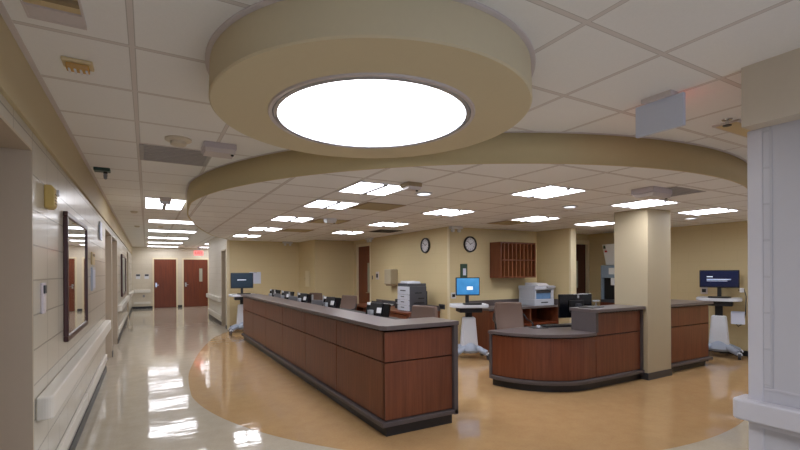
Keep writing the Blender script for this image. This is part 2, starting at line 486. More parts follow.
b = MB(); b.box(XW-.015, XW+.11, 10.25, 10.3, 0, 2.33); b.box(XW-.015, XW+.11, 11.09, 11.14, 0, 2.33); b.box(XW-.015, XW+.11, 10.3, 11.09, 2.26, 2.33); b.obj('door_frame', 'cream_frame', o)
b = MB(); b.box(XW+.032, XW+.045, 10.42, 10.52, 1.0, 1.8); b.obj('vision_panel', 'glass_lite', o)
b = MB(); b.cyl((XW-.03, 10.36, 1.0), .012, .08, 'x', 12); b.box(XW-.045, XW-.025, 10.35, 10.48, .99, 1.01); b.obj('door_handle', 'chrome', o)
b = MB()
b.box(XW+.12, 8.98, 6.9, 7.05, 0, ZC); b.box(8.98, 9.5, 6.9, 7.05, 2.25, ZC)
struct(b.obj('wall_back', 'wall_x'), 'tan back wall with mail slots')
b = MB(); b.box(9.0, 9.46, 6.95, 6.99, .01, 2.22); o = struct(b.obj('door_9', 'door_dark'), 'dark red-brown door beyond the wall stub')
b = MB(); b.box(8.97, 9.02, 6.885, 7.0, 0, 2.3); b.box(9.44, 9.5, 6.885, 7.0, 0, 2.3); b.box(9.02, 9.44, 6.885, 7.0, 2.2, 2.3); b.obj('door_frame', 'cream_frame', o)
b = MB(); b.box(9.04, 9.15, 6.94, 6.952, 1.15, 1.8); b.obj('vision_panel', 'glass_lite', o)
b = MB(); b.box(7.70, 7.84, 6.02, 6.9, 0, ZC); struct(b.obj('wall_stub', 'wall_y'), 'tan wall stub right of the printer')
b = MB(); b.box(7.685, 7.855, 6.0, 6.04, 0, ZL); struct(b.obj('trim_stub', 'cream_frame'), 'cream end cap of the wall stub')
b = MB(); b.box(XW-.012, XW+.02, 6.86, 6.905, 0, ZL); struct(b.obj('trim_corner', 'cream_frame'), 'cream corner guard where copier wall meets back wall')
b = MB(); b.box(XR2-.004, XR2+.06, YB-.05, YB+.01, 0, ZL); struct(b.obj('trim_cart_corner', 'cream_frame'), 'cream corner guard beside the far computer cart')
XE = 9.5
b = MB(); b.box(XE, XE+.2, -4.2, 7.05, 0, ZC); struct(b.obj('wall_east', 'wall_y'), 'tan wall behind the right computer cart')
b = MB(); b.box(XE-.012, XE+.01, 1.2, 6.88, 0, .1); struct(b.obj('baseboard_east', 'black_base'))
b = MB(); b.box(XR2+.06, 3.95, YB-.045, YB-.02, 0, .1); struct(b.obj('baseboard_station', 'black_base'))
b = MB(); b.box(XW, 7.70, 6.888, 6.905, 0, .1); b.box(7.84, 8.97, 6.888, 6.905, 0, .1); struct(b.obj('baseboard_back', 'black_base'))

# near right wall, with bulkhead
XN, YN = 3.05, 1.17
b = MB(); b.box(XN, 9.5, -4.2, YN, 0, ZC); struct(b.obj('wall_near', 'cool_wall'), 'cool white glossy block wall close by on the right')
b = MB(); b.box(XN-.005, XN+.06, YN-.055, YN+.02, 0, 2.36); struct(b.obj('trim_near_corner', 'cool_trim', bevel=.008), 'white corner guard of the near right wall')
b = MB(); b.box(XN-.004, XN+.02, 1.075, YN-.055, .9, 2.36); struct(b.obj('trim_near_blocks', 'glazed_r', bevel=.001), 'narrow column of white blocks beside the corner guard')
b = MB(); b.box(XN-.004, XN+.02, -4.2, YN-.055, .885, .897); struct(b.obj('trim_near_joint', 'cool_trim'))
b = MB(); b.box(2.935, XN+.05, -4.2, YN, 2.36, ZC); struct(b.obj('trim_near_bulkhead', 'bulkhead_r'), 'boxed-out bulkhead above the near right wall')
b = MB(); b.box(XN-.012, XN+.01, -4.2, YN+.02, 0, .1); struct(b.obj('baseboard_near', 'black_base'))

# column
b = MB(); b.box(6.24, 6.83, 3.6, 4.1, 0, ZL+.01); struct(b.obj('wall_column', 'column', bevel=.006), 'cream square column between the two desk parts')
b = MB(); b.box(6.232, 6.838, 3.592, 4.0, 0, .1); struct(b.obj('baseboard_column', 'dark_base'))

# ---------------------------------------------------------------- lights
t = thing('drum_ceiling_light', 'huge round tan drum light with a glowing white disc, hung from the ceiling', 'ceiling light', (1.21, 2.35, ZC))
DB = -.203
b = MB(); b.lathe([(.918, 0), (.925, DB+.008), (.917, DB), (.605, DB), (.605, DB+.03), (.605, 0)], n=128); b.obj('drum', 'drum', t, smooth=True)
b = MB(); b.lathe([(.915, -.001), (.942, -.001), (.942, -.008), (.936, -.012), (.915, -.012)], n=128, close=True); b.obj('ceiling_ring', 'lilac_light', t, smooth=True)
b = MB(); b.lathe([(.590, DB+.012), (.591, DB-.008), (.611, DB-.010), (.616, DB-.002), (.616, DB+.012)], n=128, close=True); b.obj('lens_ring', 'lilac_light', t, smooth=True)
b = MB(); b.lathe([(.560, DB+.012), (.562, DB-.009), (.584, DB-.007), (.590, DB+.004), (.590, DB+.012)], n=128, close=True); b.obj('inner_ring', 'silver', t, smooth=True)
b = MB(); b.lathe([(0, DB-.003), (.3, DB-.002), (.563, DB+.004)], n=128)
o = b.obj('diffuser', 'disc', t, smooth=True)

def make_troffer(name, label, m, sx, sy, loc, cat='ceiling light', grp=None):
    t = thing(name, label, cat, loc, 0, grp)
    b = MB(); x, y, w = sx/2-.003, sy/2-.003, .022
    for a in ((-x, x, -y, -y+w), (-x, x, y-w, y), (-x, -x+w, -y+w, y-w), (x-w, x, -y+w, y-w)): b.box(*a, -.008, .004)
    b.obj('frame', 'white', t)
    x -= w; y -= w
    b = MB()
    if sx > sy: b.box(-x, x, -.012, .012, -.013, .002)
    else: b.box(-.026, .026, -y, y, -.02, .002)
    b.obj('center_bar', 'midgrey', t)
    for s in (-1, 1):
        b = MB()
        if sx > sy: b.box(-x, x, min(s*.010, s*y), max(s*.010, s*y), -.005, .001)
        else: b.box(min(s*.026, s*x), max(s*.026, s*x), -y, y, -.005, .001)
        b.obj('diffuser', m, t)
    return t
LX = (2.12, 3.95, 5.78, 7.40); LY = (3.38, 5.21, 7.04, 8.90, 10.75)
spots = [(0,1,'second bright square light from the drum in the row over the long desk counter'),(0,0,'bright square light nearest the drum over the long desk counter'),
 (0,2,'third square ceiling light along the long desk counter'),(0,3,'fourth square ceiling light along the long desk, before the last'),(0,4,'last square ceiling light of the row, close to the far computer cart'),
 (1,0,'square ceiling light nearest the curved soffit, above the desk gap'),(1,1,'square ceiling light straight in front of the two wall clocks'),(1,2,'square ceiling light beside the dark vent, facing the copier wall'),(1,3,'square ceiling light beyond the dark vent toward the station door'),
 (2,0,'square ceiling light partly covered by the cream column top'),(2,1,'square ceiling light in front of the mail slots'),
 (3,0,'square ceiling light right of the cream column, facing the right computer cart'),(3,1,'square ceiling light seen just left of the cream column')]
base = None
for i, j, lab in spots:
    p = (LX[i], {(0, 0): 4.1, (0, 1): 5.32}.get((i, j), LY[j]), ZL)
    if base is None: base = make_troffer('ceiling_light', lab, 'lamp', .6, .6, p, grp='square lights in the lowered ceiling')
    else: dup(base, p, label=lab)
make_troffer('ceiling_light', 'oblong light panel with a grey box in front, first of the corridor lights', 'lamp_c', .6, 1.2, (.265, 8.0, ZC), grp='corridor light panels')
base = None
for y, lab in ((10.7, 'second corridor light panel, cut off by the curved soffit'), (13.15, 'third light panel down the corridor'), (15.75, 'fourth light panel down the corridor'), (18.3, 'fifth light panel, last but one before the end doors'), (20.9, 'last light panel just before the corridor end doors')):
    p = (.62, y, ZC)
    if base is None: base = make_troffer('ceiling_light', lab, 'lamp_c', 1.2, .6, p, grp='corridor light panels')
    else: dup(base, p, label=lab)
dup(base, (2.6, 18.3, ZC), label='ceiling light of the cross corridor, left of the red exit sign')
dup(base, (2.6, 20.9, ZC), label='small sliver of light panel just above the red exit sign')
# unseen panels added behind the viewer for more light in the corridor
for x, y, lab in ((1.2, -.9, 'unseen ceiling light panel added just behind the viewer'), (1.2, -3.0, 'unseen ceiling light panel added by the open corridor end behind the viewer')):
    dup(base, (x, y, ZC), label=lab)
make_troffer('ceiling_light', 'unseen light panel added over the passage behind the near right wall', 'lamp_c', 1.2, .6, (7.9, 1.75, ZC))  # out of view, added to light the passage
def can(x, y, lab):
    t = thing('recessed_light', lab, 'ceiling light', (x, y, ZL), 0, 'small round lights in the lowered ceiling')
    b = MB(); b.lathe([(.075, .0), (.105, 0), (.105, -.008), (.075, -.012)], n=32, close=True); b.obj('trim_ring', 'white', t, smooth=True)
    b = MB(); b.lathe([(0, -.006), (.076, -.006)], n=32); b.obj('lens', 'can', t)
can(2.76, 4.09, 'small round bluish ceiling light beside the nearest square light'); can(5.11, 4.0, 'small round ceiling light left of the cream column')
can(8.1, 3.95, 'small round ceiling light right of the cream column')

# ---------------------------------------------------------------- ceiling fittings
t = thing('air_vent', 'flat grey ceiling vent panel in the corridor', 'vent', (.25, 4.66, ZC))
b = MB(); b.box(-.305, .305, -.3, .3, -.006, .01); b.obj('grille_plate', 'greyvent', t)
b = MB()
for k in range(9): b.box(-.27, .27, -.265+k*.062, -.25+k*.062, -.011, -.005)
b.obj('louver', 'greyvent', t)
def flat_panel(name, m, x, y, sx, sy, lab, cat, z=ZL, louv=None):
    t = thing(name, lab, cat, (x, y, z)); b = MB(); b.box(-sx/2, sx/2, -sy/2, sy/2, -.005, .01); b.obj('panel', m, t)
    if louv:
        b = MB(); n_ = int(sy/.05)
        for k in range(n_): b.box(-sx/2+.04, sx/2-.04, -sy/2+.03+k*.05, -sy/2+.045+k*.05, -.009, -.004)
        b.obj('louver', louv, t)
flat_panel('return_grille', 'tanpanel', 2.75, 5.21, .58, .58, 'tan ceiling panel right of the second square light', 'vent', louv='soffit')
flat_panel('return_grille', 'tanpanel', 2.8, 7.1, .58, .58, 'tan ceiling panel right of the third square light', 'vent', louv='soffit')
flat_panel('return_grille', 'tanpanel', 2.8, 8.95, .58, .58, 'tan ceiling panel right of the fourth square light', 'vent', louv='soffit')
flat_panel('air_vent', 'darkvent', 4.56, 8.25, .55, .55, 'dark square ceiling vent left of the corner clock', 'vent', louv='black')
flat_panel('air_vent', 'greyvent', 5.2, 2.75, .6, .45, 'grey ceiling vent behind the lilac box near the column', 'vent', louv='midgrey')
flat_panel('return_grille', 'tanpanel', 5.8, 5.85, .58, .5, 'tan ceiling panel above the mail slots', 'vent', louv='soffit')
def ceiling_box(x, y, w, d, h, z, lab, m1='lilac', m2='lilac_light', rz=0):
    t = thing('ceiling_box', lab, 'box', (x, y, z), rz)
    b = MB(); b.box(-w/2, w/2, -d/2, d/2, -h*.6, 0); b.obj('housing', m1, t, bevel=.006)
    b = MB(); b.prism_axis([(-d/2, -h*.6), (d/2, -h*.6), (d/2-.05, -h), (-d/2+.02, -h)], -w/2+.01, w/2-.01, 'x'); b.obj('cover', m2, t, bevel=.004)
    b = MB(); b.cyl((w/2-.03, -d/2+.05, -h-.012), .012, .02, 'z', 12); b.obj('sensor', 'black', t)
ceiling_box(.57, 4.12, .27, .25, .085, ZC, 'lilac-grey box on the ceiling beside the grey vent panel')
ceiling_box(4.83, 2.74, .36, .24, .1, ZL, 'lilac-grey box under the lowered ceiling left of the column')
ceiling_box(2.33, 3.68, .16, .16, .07, ZL, 'tan and white box covering a corner of the nearest square light', 'tanpanel', 'lilac_light')
ceiling_box(.25, 7.32, .16, .1, .1, ZC, 'pale grey box hanging in front of the first corridor light', 'lilac_light', 'paleblue')
ceiling_box(2.68, 6.75, .18, .16, .07, ZL, 'small white box on the tan panel above the long desk', 'white', 'white')
def emergency(x, y, lab, rz):
    t = thing('emergency_light', lab, 'light', (x, y, ZL), rz, 'emergency lights at the ceiling edge')
    b = MB(); b.box(-.14, .14, -.05, .05, -.05, 0); b.obj('housing', 'white', t, bevel=.005)
    for s in (-1, 1):
        b = MB(); b.cyl((s*.075, -.02, -.085), .032, .045, 'y', 16); b.box(s*.075-.01, s*.075+.01, -.01, .01, -.06, -.04); b.obj('lamp_head', 'white', t)
emergency(5.33, 6.78, 'white twin-head emergency light at the corner between the clocks', 0)
emergency(5.1, 10.1, 'white twin-head emergency light beside the station door', PI/2)
emergency(3.6, 12.4, 'white emergency light high on the far station wall', 0)

t = thing('strobe_alarm', 'beige strobe alarm with amber lens on the ceiling tiles', 'alarm', (-.32, 2.83, ZC))
b = MB(); b.box(-.07, .07, -.05, .05, -.02, 0); b.obj('base', 'beige', t, bevel=.006)
b = MB(); b.prism_axis([(-.035, -.02), (.035, -.02), (.025, -.05), (-.025, -.05)], -.052, .052, 'x'); b.obj('lens', 'amber', t, bevel=.006)
b = MB()
for k in range(4): b.box(-.042+k*.026, -.032+k*.026, -.026, .026, -.055, -.048)
b.obj('lens_ribs', 'white', t)
t = thing('smoke_detector', 'round beige smoke detector left of the lilac ceiling box', 'smoke detector', (.24, 4.06, ZC))
b = MB(); b.lathe([(0, 0), (.105, 0), (.105, -.014), (.085, -.024), (0, -.024)], n=40); b.obj('base', 'offwhite', t, smooth=True)
b = MB(); b.lathe([(.066, -.02), (.062, -.05), (.05, -.056), (0, -.056)], n=32); b.obj('chamber', 'offwhite', t, smooth=True)
for x, y, lab in ((-.2, 9.2, 'tiny round detector on the corridor ceiling left of the first light panel'), (-.2, 12.0, 'small round detector further down the corridor ceiling'), (.3, 11.9, 'small round detector between the second and third corridor lights')):
    t = thing('smoke_detector', lab, 'smoke detector', (x, y, ZC)); b = MB(); b.lathe([(0, 0), (.06, 0), (.055, -.02), (.035, -.035), (0, -.035)], n=24); b.obj('body', 'offwhite', t, smooth=True)
t = thing('corridor_lamp', 'dark green lamp box hanging from the corridor ceiling by the wall', 'signal light', (-.42, 5.58, ZC))
b = MB(); b.box(-.075, .075, -.06, .06, -.035, 0); b.obj('housing', 'darkgreen', t, bevel=.006)
b = MB(); b.cyl((.03, 0, -.055), .02, .03, n=16); b.obj('socket', 'black', t)
b = MB(); b.lathe([(.016, -.055), (.02, -.075), (.016, -.11), (0, -.12)], (.03, 0, 0), n=16); b.obj('lens', 'midgrey', t, smooth=True)
t = thing('ceiling_fixture', 'unlit framed ceiling fixture with tan louvers at the top left', 'ceiling light', (-.345, 2.13, ZC))
b = MB()
for a in ((-.108, .108, -.28, -.265), (-.108, .108, .265, .28), (-.108, -.1, -.265, .265), (.1, .108, -.265, .265)): b.box(*a, -.014, 0)
b.obj('frame', 'lilac_light', t)
b = MB(); b.box(-.1, .1, -.265, .265, -.003, 0); b.obj('panel', 'beige', t)
b = MB(); b.box(-.1, .1, .17, .265, -.012, -.003); b.obj('lens', 'lilac_light', t)
for k in range(3):
    b = MB(); b.box(-.1, .1, -.22+k*.14, -.19+k*.14, -.02, -.003); b.obj('louver', 'tanpanel', t)
t = thing('ceiling_speaker', 'tan slotted box on the ceiling beside the near right bulkhead', 'speaker', (4.2, 1.66, ZC))
b = MB(); b.box(-.3, .3, -.09, .09, -.014, 0); b.obj('housing', 'lilac_light', t, bevel=.005)
b = MB(); b.box(-.28, .28, -.07, .07, -.018, -.012); b.obj('grille', 'beige', t)
t = thing('sprinkler', 'small sprinkler head beside the tan ceiling box', 'sprinkler', (3.84, 1.62, ZC))
b = MB(); b.lathe([(0, 0), (.035, 0), (.03, -.008), (.012, -.01), (.012, -.04), (0, -.04)], n=20); b.obj('stem', 'chrome', t, smooth=True)
b = MB(); b.cyl((0, 0, -.05), .028, .006, n=12); b.obj('deflector', 'black', t)

# exit signs
t = thing('exit_sign', 'pale blue blank back of an exit sign hung from the ceiling by the near wall', 'exit sign', (2.93, 1.615, ZC))
b = MB(); b.box(-.045, .045, -.1, .09, -.03, 0); b.obj('canopy', 'lilac_light', t, bevel=.004)
b = MB(); b.box(-.014, .014, -.155, .145, -.235, -.03); b.obj('panel', 'paleblue', t, bevel=.003)
b = MB(); b.box(.0145, .018, -.13, .13, -.22, -.05); b.obj('red_face', 'exit', t)
me = text_mesh('EXIT', .13)
me.transform(Matrix.Translation((.019, 0, -.135)) @ Matrix.Rotation(PI/2, 4, 'Z') @ Matrix.Rotation(PI/2, 4, 'X')); me.materials.append(M['exit_text'])
o = bpy.data.objects.new('exit_lettering', me); COL.objects.link(o); o.parent = t
t = thing('exit_sign', 'red lit exit sign above the doors at the corridor end', 'exit sign', (2.0, 20.6, 2.42))
b = MB(); b.box(-.19, .19, -.02, .02, -.11, .11); b.obj('panel', 'exit', t, bevel=.005)
b = MB(); b.box(-.06, .06, -.03, .03, .11, .275); b.obj('canopy', 'white', t)
me = text_mesh('EXIT', .15); me.transform(Matrix.Translation((0, -.022, 0)) @ Matrix.Rotation(PI/2, 4, 'X')); me.materials.append(M['exit_text'])
o = bpy.data.objects.new('exit_lettering', me); COL.objects.link(o); o.parent = t
# ---------------------------------------------------------------- left wall fittings
def rail(name, lab, x_wall, y0, y1, z0, z1, d, m, grp=None):
    """crash rail with rounded return ends, wall face at x_wall looking +x"""
    t = thing(name, lab, 'handrail', (x_wall, y0, 0), 0, grp); L = y1 - y0; r = min(.05, d*.8)
    prof = []
    pts = [(0, 0)]
    for k in range(7): a = PI - PI/2*k/6; pts.append((d - r + r*math.sin(PI/2*k/6), r - r*math.cos(PI/2*k/6)))
    for k in range(7): pts.append((d - r + r*math.cos(PI/2*k/6), L - r + r*math.sin(PI/2*k/6)))
    pts.append((0, L))
    b = MB(); b.prism(pts, z0, z1); b.obj('rail', m, t, bevel=min(.012, d*.3), seg=3)
    for yy in (L*.25, L*.75):
        b = MB(); b.box(-.003, .004, yy-.03, yy+.03, z0-.03, z0+.01); b.obj('bracket', 'midgrey', t)
    return t
rail('crash_rail', 'long white handrail along the near left wall under the mirror', XL, 3.2, 8.0, .69, .83, .085, 'white_trim', 'left wall rails')
rail('bumper_rail', 'low white bumper strip nearest us on the left wall', XL, 3.2, 5.5, .2, .3, .03, 'white_trim', 'left wall rails')
rail('bumper_rail', 'low white bumper strip on the left wall, just before the door recess', XL, 5.53, 8.0, .2, .3, .03, 'white_trim', 'left wall rails')
rail('crash_rail', 'white handrail on the left wall under the dark framed picture', XL, 11.4, 16.4, .69, .83, .085, 'white_trim', 'left wall rails')
rail('bumper_rail', 'low white bumper strip beneath the picture on the left wall', XL, 11.4, 16.4, .2, .3, .03, 'white_trim', 'left wall rails')
rail('crash_rail', 'white handrail at the far end of the left wall', XL, 18.0, 21.5, .69, .83, .085, 'white_trim', 'left wall rails')
# far wall rail
t = thing('crash_rail', 'white handrail on the corridor end wall under two signs', 'handrail', (XL+.03, YF, 0)); b = MB(); b.box(.05, .68, -.08, 0, .69, .83); b.obj('rail', 'white_trim', t, bevel=.012)
t = thing('bumper_rail', 'low white strip on the corridor end wall', 'handrail', (XL+.03, YF, 0)); b = MB(); b.box(.05, .68, -.03, 0, .2, .3); b.obj('rail', 'white_trim', t, bevel=.008)
# rail on the far right corridor wall
t = thing('crash_rail', 'white handrail on the block wall right of the far corridor', 'handrail', (XR2, 13.5, 0)); b = MB(); b.box(-.09, 0, 0, 3.0, .69, .83); b.obj('rail', 'white_trim', t, bevel=.015, seg=3)
t = thing('bumper_rail', 'low white strip on the block wall right of the far corridor', 'handrail', (XR2, 13.5, 0)); b = MB(); b.box(-.03, 0, 0, 3.0, .2, .3); b.obj('rail', 'white_trim', t, bevel=.008)
# near right wall rail, wraps its corner
t = thing('crash_rail', 'big white handrail wrapping the corner of the near right wall', 'handrail', (XN, YN, 0))
r_ = .04; pts = [(0.0, -4.9), (0.0, .02), (.10, .02), (.10, .075), (-.08+r_, .075)]
for k in range(1, 7): a = PI/2 + PI/2*k/6; pts.append((-.08+r_+r_*math.cos(a), .075-r_+r_*math.sin(a)))
pts.append((-.08, -4.9))
b = MB(); b.prism(pts, .705, .82); b.obj('rail', 'cool_trim', t, bevel=.012, seg=3)
b = MB(); b.box(-.05, 0.0, -4.9, -.02, .68, .706); b.obj('rail_base', 'cool_trim', t)

YJ = lambda y0, y1: (y0+y1)/2
t = thing('wall_alarm', 'yellow fire alarm box with a round white bell on the left wall', 'alarm', (XL, 3.52, 1.98), FACE['+x'])
b = MB(); b.prism_axis([(0, 0), (.04, 0), (.055, .02), (.055, .125), (.04, .15), (0, .15)], -.055, .055, 'x'); b.obj('body', 'yellow', t, bevel=.008)
b = MB()
for k in range(4): b.box(-.03, .03, .054, .058, .03+k*.02, .036+k*.02)
b.obj('slots', 'tanpanel', t)
b = MB(); b.cyl((-.035, .05, .11), .022, .02, 'y', 24); b.obj('strobe_dome', 'white', t, bevel=.004)
t = thing('wall_mirror', 'tall mirror in a dark wood frame on the left wall', 'mirror', (XL, 4.84, 1.02), FACE['+x'])
w_, h_ = .66, 1.03
b = MB()
for a in ((-w_, w_, 0, 0.042), (-w_, w_, h_-0.042, h_), (-w_, -w_+0.042, 0.042, h_-0.042), (w_-0.042, w_, 0.042, h_-0.042)): b.box(a[0], a[1], 0, .032, a[2], a[3])
b.obj('frame', 'frame_wood', t, bevel=.006)
b = MB(); b.box(-w_+0.042, w_-0.042, .002, .02, 0.042, h_-0.042); b.obj('mirror_glass', 'mirror', t)
t = thing('framed_picture', 'dark framed picture on the left wall beyond the door recesses', 'picture', (XL, 13.85, .96), FACE['+x'])
b = MB(); w_, h_ = 1.1, 1.08
for a in ((-w_, w_, 0, .06), (-w_, w_, h_-.06, h_), (-w_, -w_+.06, .06, h_-.06), (w_-.06, w_, .06, h_-.06)): b.box(a[0], a[1], 0, .04, a[2], a[3])
b.obj('frame', 'frame_wood', t)
b = MB(); b.box(-w_+.06, w_-.06, .002, .015, .06, h_-.06); b.obj('print', 'photo_art', t)
t = thing('card_reader', 'grey wall plate with a dark top on the near left wall', 'switch', (XL, 3.4, 1.31), FACE['+x'])
b = MB(); b.box(-.05, .05, 0, .012, 0, .19); b.obj('plate', 'lilac', t, bevel=.003)
b = MB(); b.box(-.03, .03, .011, .02, .125, .175); b.obj('slot', 'dark', t); b = MB(); b.box(-.03, .03, .011, .016, .015, .11); b.obj('cover', 'lilac_light', t)
t = thing('wall_sign', 'tan room plaque on the left wall past the mirror', 'sign', (XL, 6.23, 1.66), FACE['+x'])
b = MB(); b.box(-.15, .15, 0, .018, 0, .15); b.obj('plate', 'beige', t, bevel=.003); b = MB(); b.box(-.12, .12, .017, .02, .1, .13); b.obj('stripe', 'tanpanel', t)
t = thing('wall_sign', 'pale blue notice holder below the tan plaque on the left wall', 'sign', (XL, 6.23, 1.35), FACE['+x'])
b = MB(); b.box(-.15, .15, 0, .02, 0, .28); b.obj('holder', 'silver', t, bevel=.003); b = MB(); b.box(-.13, .13, .019, .022, .03, .25); b.obj('sheet', 'paleblue', t)
t = thing('wall_sign', 'pale blue sign high on the left wall just before the door recess', 'sign', (XL, 7.2, 2.02), FACE['+x'])
b = MB(); b.box(-.15, .15, .012, .02, 0, .25); b.obj('plate', 'paleblue', t); b = MB(); b.box(-.1, .1, 0, .012, .05, .2); b.obj('bracket', 'silver', t)
for x, lab in ((-.335, 'left one of two small dark signs on the corridor end wall'), (-.005, 'right one of two small dark signs beside the corridor end door')):
    t = thing('wall_sign', lab, 'sign', (x, YF, 1.3), FACE['-y']); b = MB(); b.box(-.085, .085, 0, .015, 0, .21); b.obj('plate', 'white', t); b = MB(); b.box(-.075, .075, .014, .018, .12, .2); b.obj('header', 'dark', t)
for k in range(1):
    t = thing('hand_gel', 'small dark box low on the corridor end wall', 'dispenser', (-.12, YF, .5), FACE['-y']); b = MB(); b.box(-.04, .04, 0, .04, 0, .1); b.obj('box', 'midgrey', t)

# ---------------------------------------------------------------- long desk
DX0, DX1, DY0, DY1 = 1.97, 2.80, 3.60, 10.45
CT, WT = 1.05, .74
t = thing('reception_desk', 'long cherry wood nurses desk with grey raised counter, nearest and largest', 'desk', (DX0, DY0, 0))
X = lambda v: v - DX0
Y = lambda v: v - DY0
b = MB(); b.box(.025, X(2.74), .03, Y(DY1), .06, .985); b.obj('carcass', 'reveal', t)          # dark core seen in the reveals
b = MB(); b.box(.008, X(2.75), -.02, Y(DY1)-.03, 0, .10); b.obj('toe_kick', 'black_base', t)
b = MB()
b.prism([(-.045, -.045), (X(2.815), -.045), (X(2.815), .035), (.03, .035), (.03, Y(DY1)), (-.045, Y(DY1))], .095, .14); b.obj('base_rail', 'edge', t, bevel=.006)
seams = [3.6, 4.78, 5.94, 7.1, 8.25, 9.38, 10.45]
for k in range(6):
    for z0, z1 in ((.15, .69), (.703, .985)):
        b = MB(); y0 = Y(seams[k]) + (0 if k == 0 else .005); y1 = Y(seams[k+1]) - .005
        b.box(0, .026, y0, y1, z0, z1); b.obj('panel', 'wood', t)
for z0, z1 in ((.15, .69), (.703, .985)):
    b = MB(); b.box(.0, X(2.758), -.012, .02, z0, z1); b.obj('panel', 'wood', t)
b = MB(); b.box(X(2.765), X(2.815), -.045, .45, .09, 1.01); b.obj('end_panel', 'edge', t, bevel=.003)
ch = .05
b = MB(); b.prism([(-.05, -.05+ch), (-.05+ch, -.055), (X(2.82), -.055), (X(2.82), .40), (.36, .40), (.36, Y(DY1)+.02), (-.05, Y(DY1)+.02)], 1.008, CT); b.obj('countertop', 'counter', t, bevel=.004)
b = MB(); b.box(.30, .345, .40, Y(DY1), .72, 1.008); b.box(.34, .80, .36, .40, .72, 1.008); b.obj('riser', 'edge', t)
b = MB(); b.box(.02, X(2.74), .36, Y(DY1), .986-.25, .74); b.obj('worktop', 'counter', t)
b = MB(); b.box(.75, .77, .42, Y(DY1)-.02, .02, .735); b.obj('back_panel', 'wood_in', t)

# ---------------------------------------------------------------- curved desk
t = thing('reception_desk', 'curved-end cherry wood desk left of the cream column, with low worktop', 'desk', (4.05, 3.66, 0))
ox, oy = 4.05, 3.66
def curve(off, n_=20):
    """front outline from the left end round to the column, pushed outward by off"""
    P = []
    c = (5.06, 4.62); rx, ry = .91, .93
    for k in range(n_+1):
        a = math.radians(187 + (270-187)*k/n_)
        P.append((c[0] + (rx+off)*math.cos(a), c[1] + (ry+off)*math.sin(a)))
    P.append((6.235, c[1]-ry-off))
    return P
F0 = curve(0)
def strip(P, Q, z0, z1):
    b = MB(); b.prism([(x-ox, y-oy) for x, y in P] + [(x-ox, y-oy) for x, y in reversed(Q)], z0, z1); return b
def closed(off): return curve(off)
iN = 20
# front face pieces
def face(off0, off1, i0, i1, z0, z1):
    return strip(curve(off0)[i0:i1+1], curve(off1)[i0:i1+1], z0, z1)
face(-.012, -.04, 0, 21, .06,   .70).obj('core', 'reveal', t)
face(-.01, -.09, 0, 21, 0, .10).obj('toe_kick', 'black_base', t)
face(.045, -.03, 0, 21, .095, .14).obj('base_rail', 'edge', t, bevel=.006)
# split the straight run at x = 5.22
P0 = curve(0)
def run(offo, offi, x0, x1, z0, z1, name, m, bev=0):
    A = [p for p in curve(offo) if x0 <= p[0] <= x1]; Bq = [p for p in curve(offi) if x0 <= p[0] <= x1]
    ya = 4.62-.93-offo; yb = 4.62-.93-offi
    if x1 < 6.2: A.append((x1, ya)); Bq.append((x1, yb))
    if x0 > 5: A.insert(0, (x0, ya)); Bq.insert(0, (x0, yb))
    return strip(A, Bq, z0, z1).obj(name, m, t, bevel=bev)
run(0, -.026, 3.9, 5.215, .15, .685, 'panel', 'wood')
run(0, -.026, 5.225, 6.3, .15, .685, 'panel', 'wood')
run(0, -.026, 5.225, 6.3, .70, .985, 'panel', 'wood')
top = [(4.125-ox, 4.56-oy)] + [(x-ox, y-oy) for x, y in curve(.035)[:-1]] + [(5.19-ox, 3.655-oy), (5.19-ox, 3.75-oy), (6.235-ox, 3.75-oy), (6.235-ox, 4.56-oy)]
b = MB(); b.prism(top, .705, .745); b.obj('worktop', 'counter', t, bevel=.004)
b = MB(); b.box(.085, .15, .845, .885, .095, .705); b.obj('end_panel', 'edge', t)
b = MB(); b.box(5.17-ox, 5.222-ox, 3.655-oy, 4.03-oy, .745, 1.01); b.obj('riser', 'edge', t)
b = MB(); b.box(5.222-ox, 6.235-ox, 3.70-oy, 4.02-oy, .70, 1.0); b.obj('riser_core', 'reveal', t)
b = MB(); b.box(5.165-ox, 6.235-ox, 3.625-oy, 4.06-oy, 1.008, CT); b.obj('countertop', 'counter', t, bevel=.004)
b = MB(); b.box(.16, 6.2-ox, .85, .88, .02, .70); b.obj('back_panel', 'wood_in', t)
b = MB(); b.box(6.2-ox, 6.23-ox, 3.66-oy, 4.05-oy, .06, 1.0); b.obj('column_filler', 'edge', t)

# ---------------------------------------------------------------- right desk
t = thing('reception_desk', 'short cherry wood desk right of the cream column', 'desk', (6.84, 3.69, 0))
W_ = 8.08 - 6.84
b = MB(); b.box(.01, W_-.01, .02, .62, .06, .985); b.obj('carcass', 'reveal', t)
b = MB(); b.box(.01, W_-.05, .02, .6, 0, .10); b.obj('toe_kick', 'black_base', t)
b = MB(); b.box(0, W_+.05, -.05, .02, .095, .14); b.obj('base_rail', 'edge', t, bevel=.006)
for z0, z1 in ((.15, .685), (.70, .985)):
    b = MB(); b.box(.005, W_-.005, -.005, .022, z0, z1); b.obj('panel', 'wood', t)
b = MB(); b.box(W_-.004, W_+.02, .0, .62, .06, .99); b.obj('end_panel', 'edge', t)
b = MB(); b.box(0, W_+.04, -.065, .66, 1.008, CT); b.obj('countertop', 'counter', t, bevel=.004)

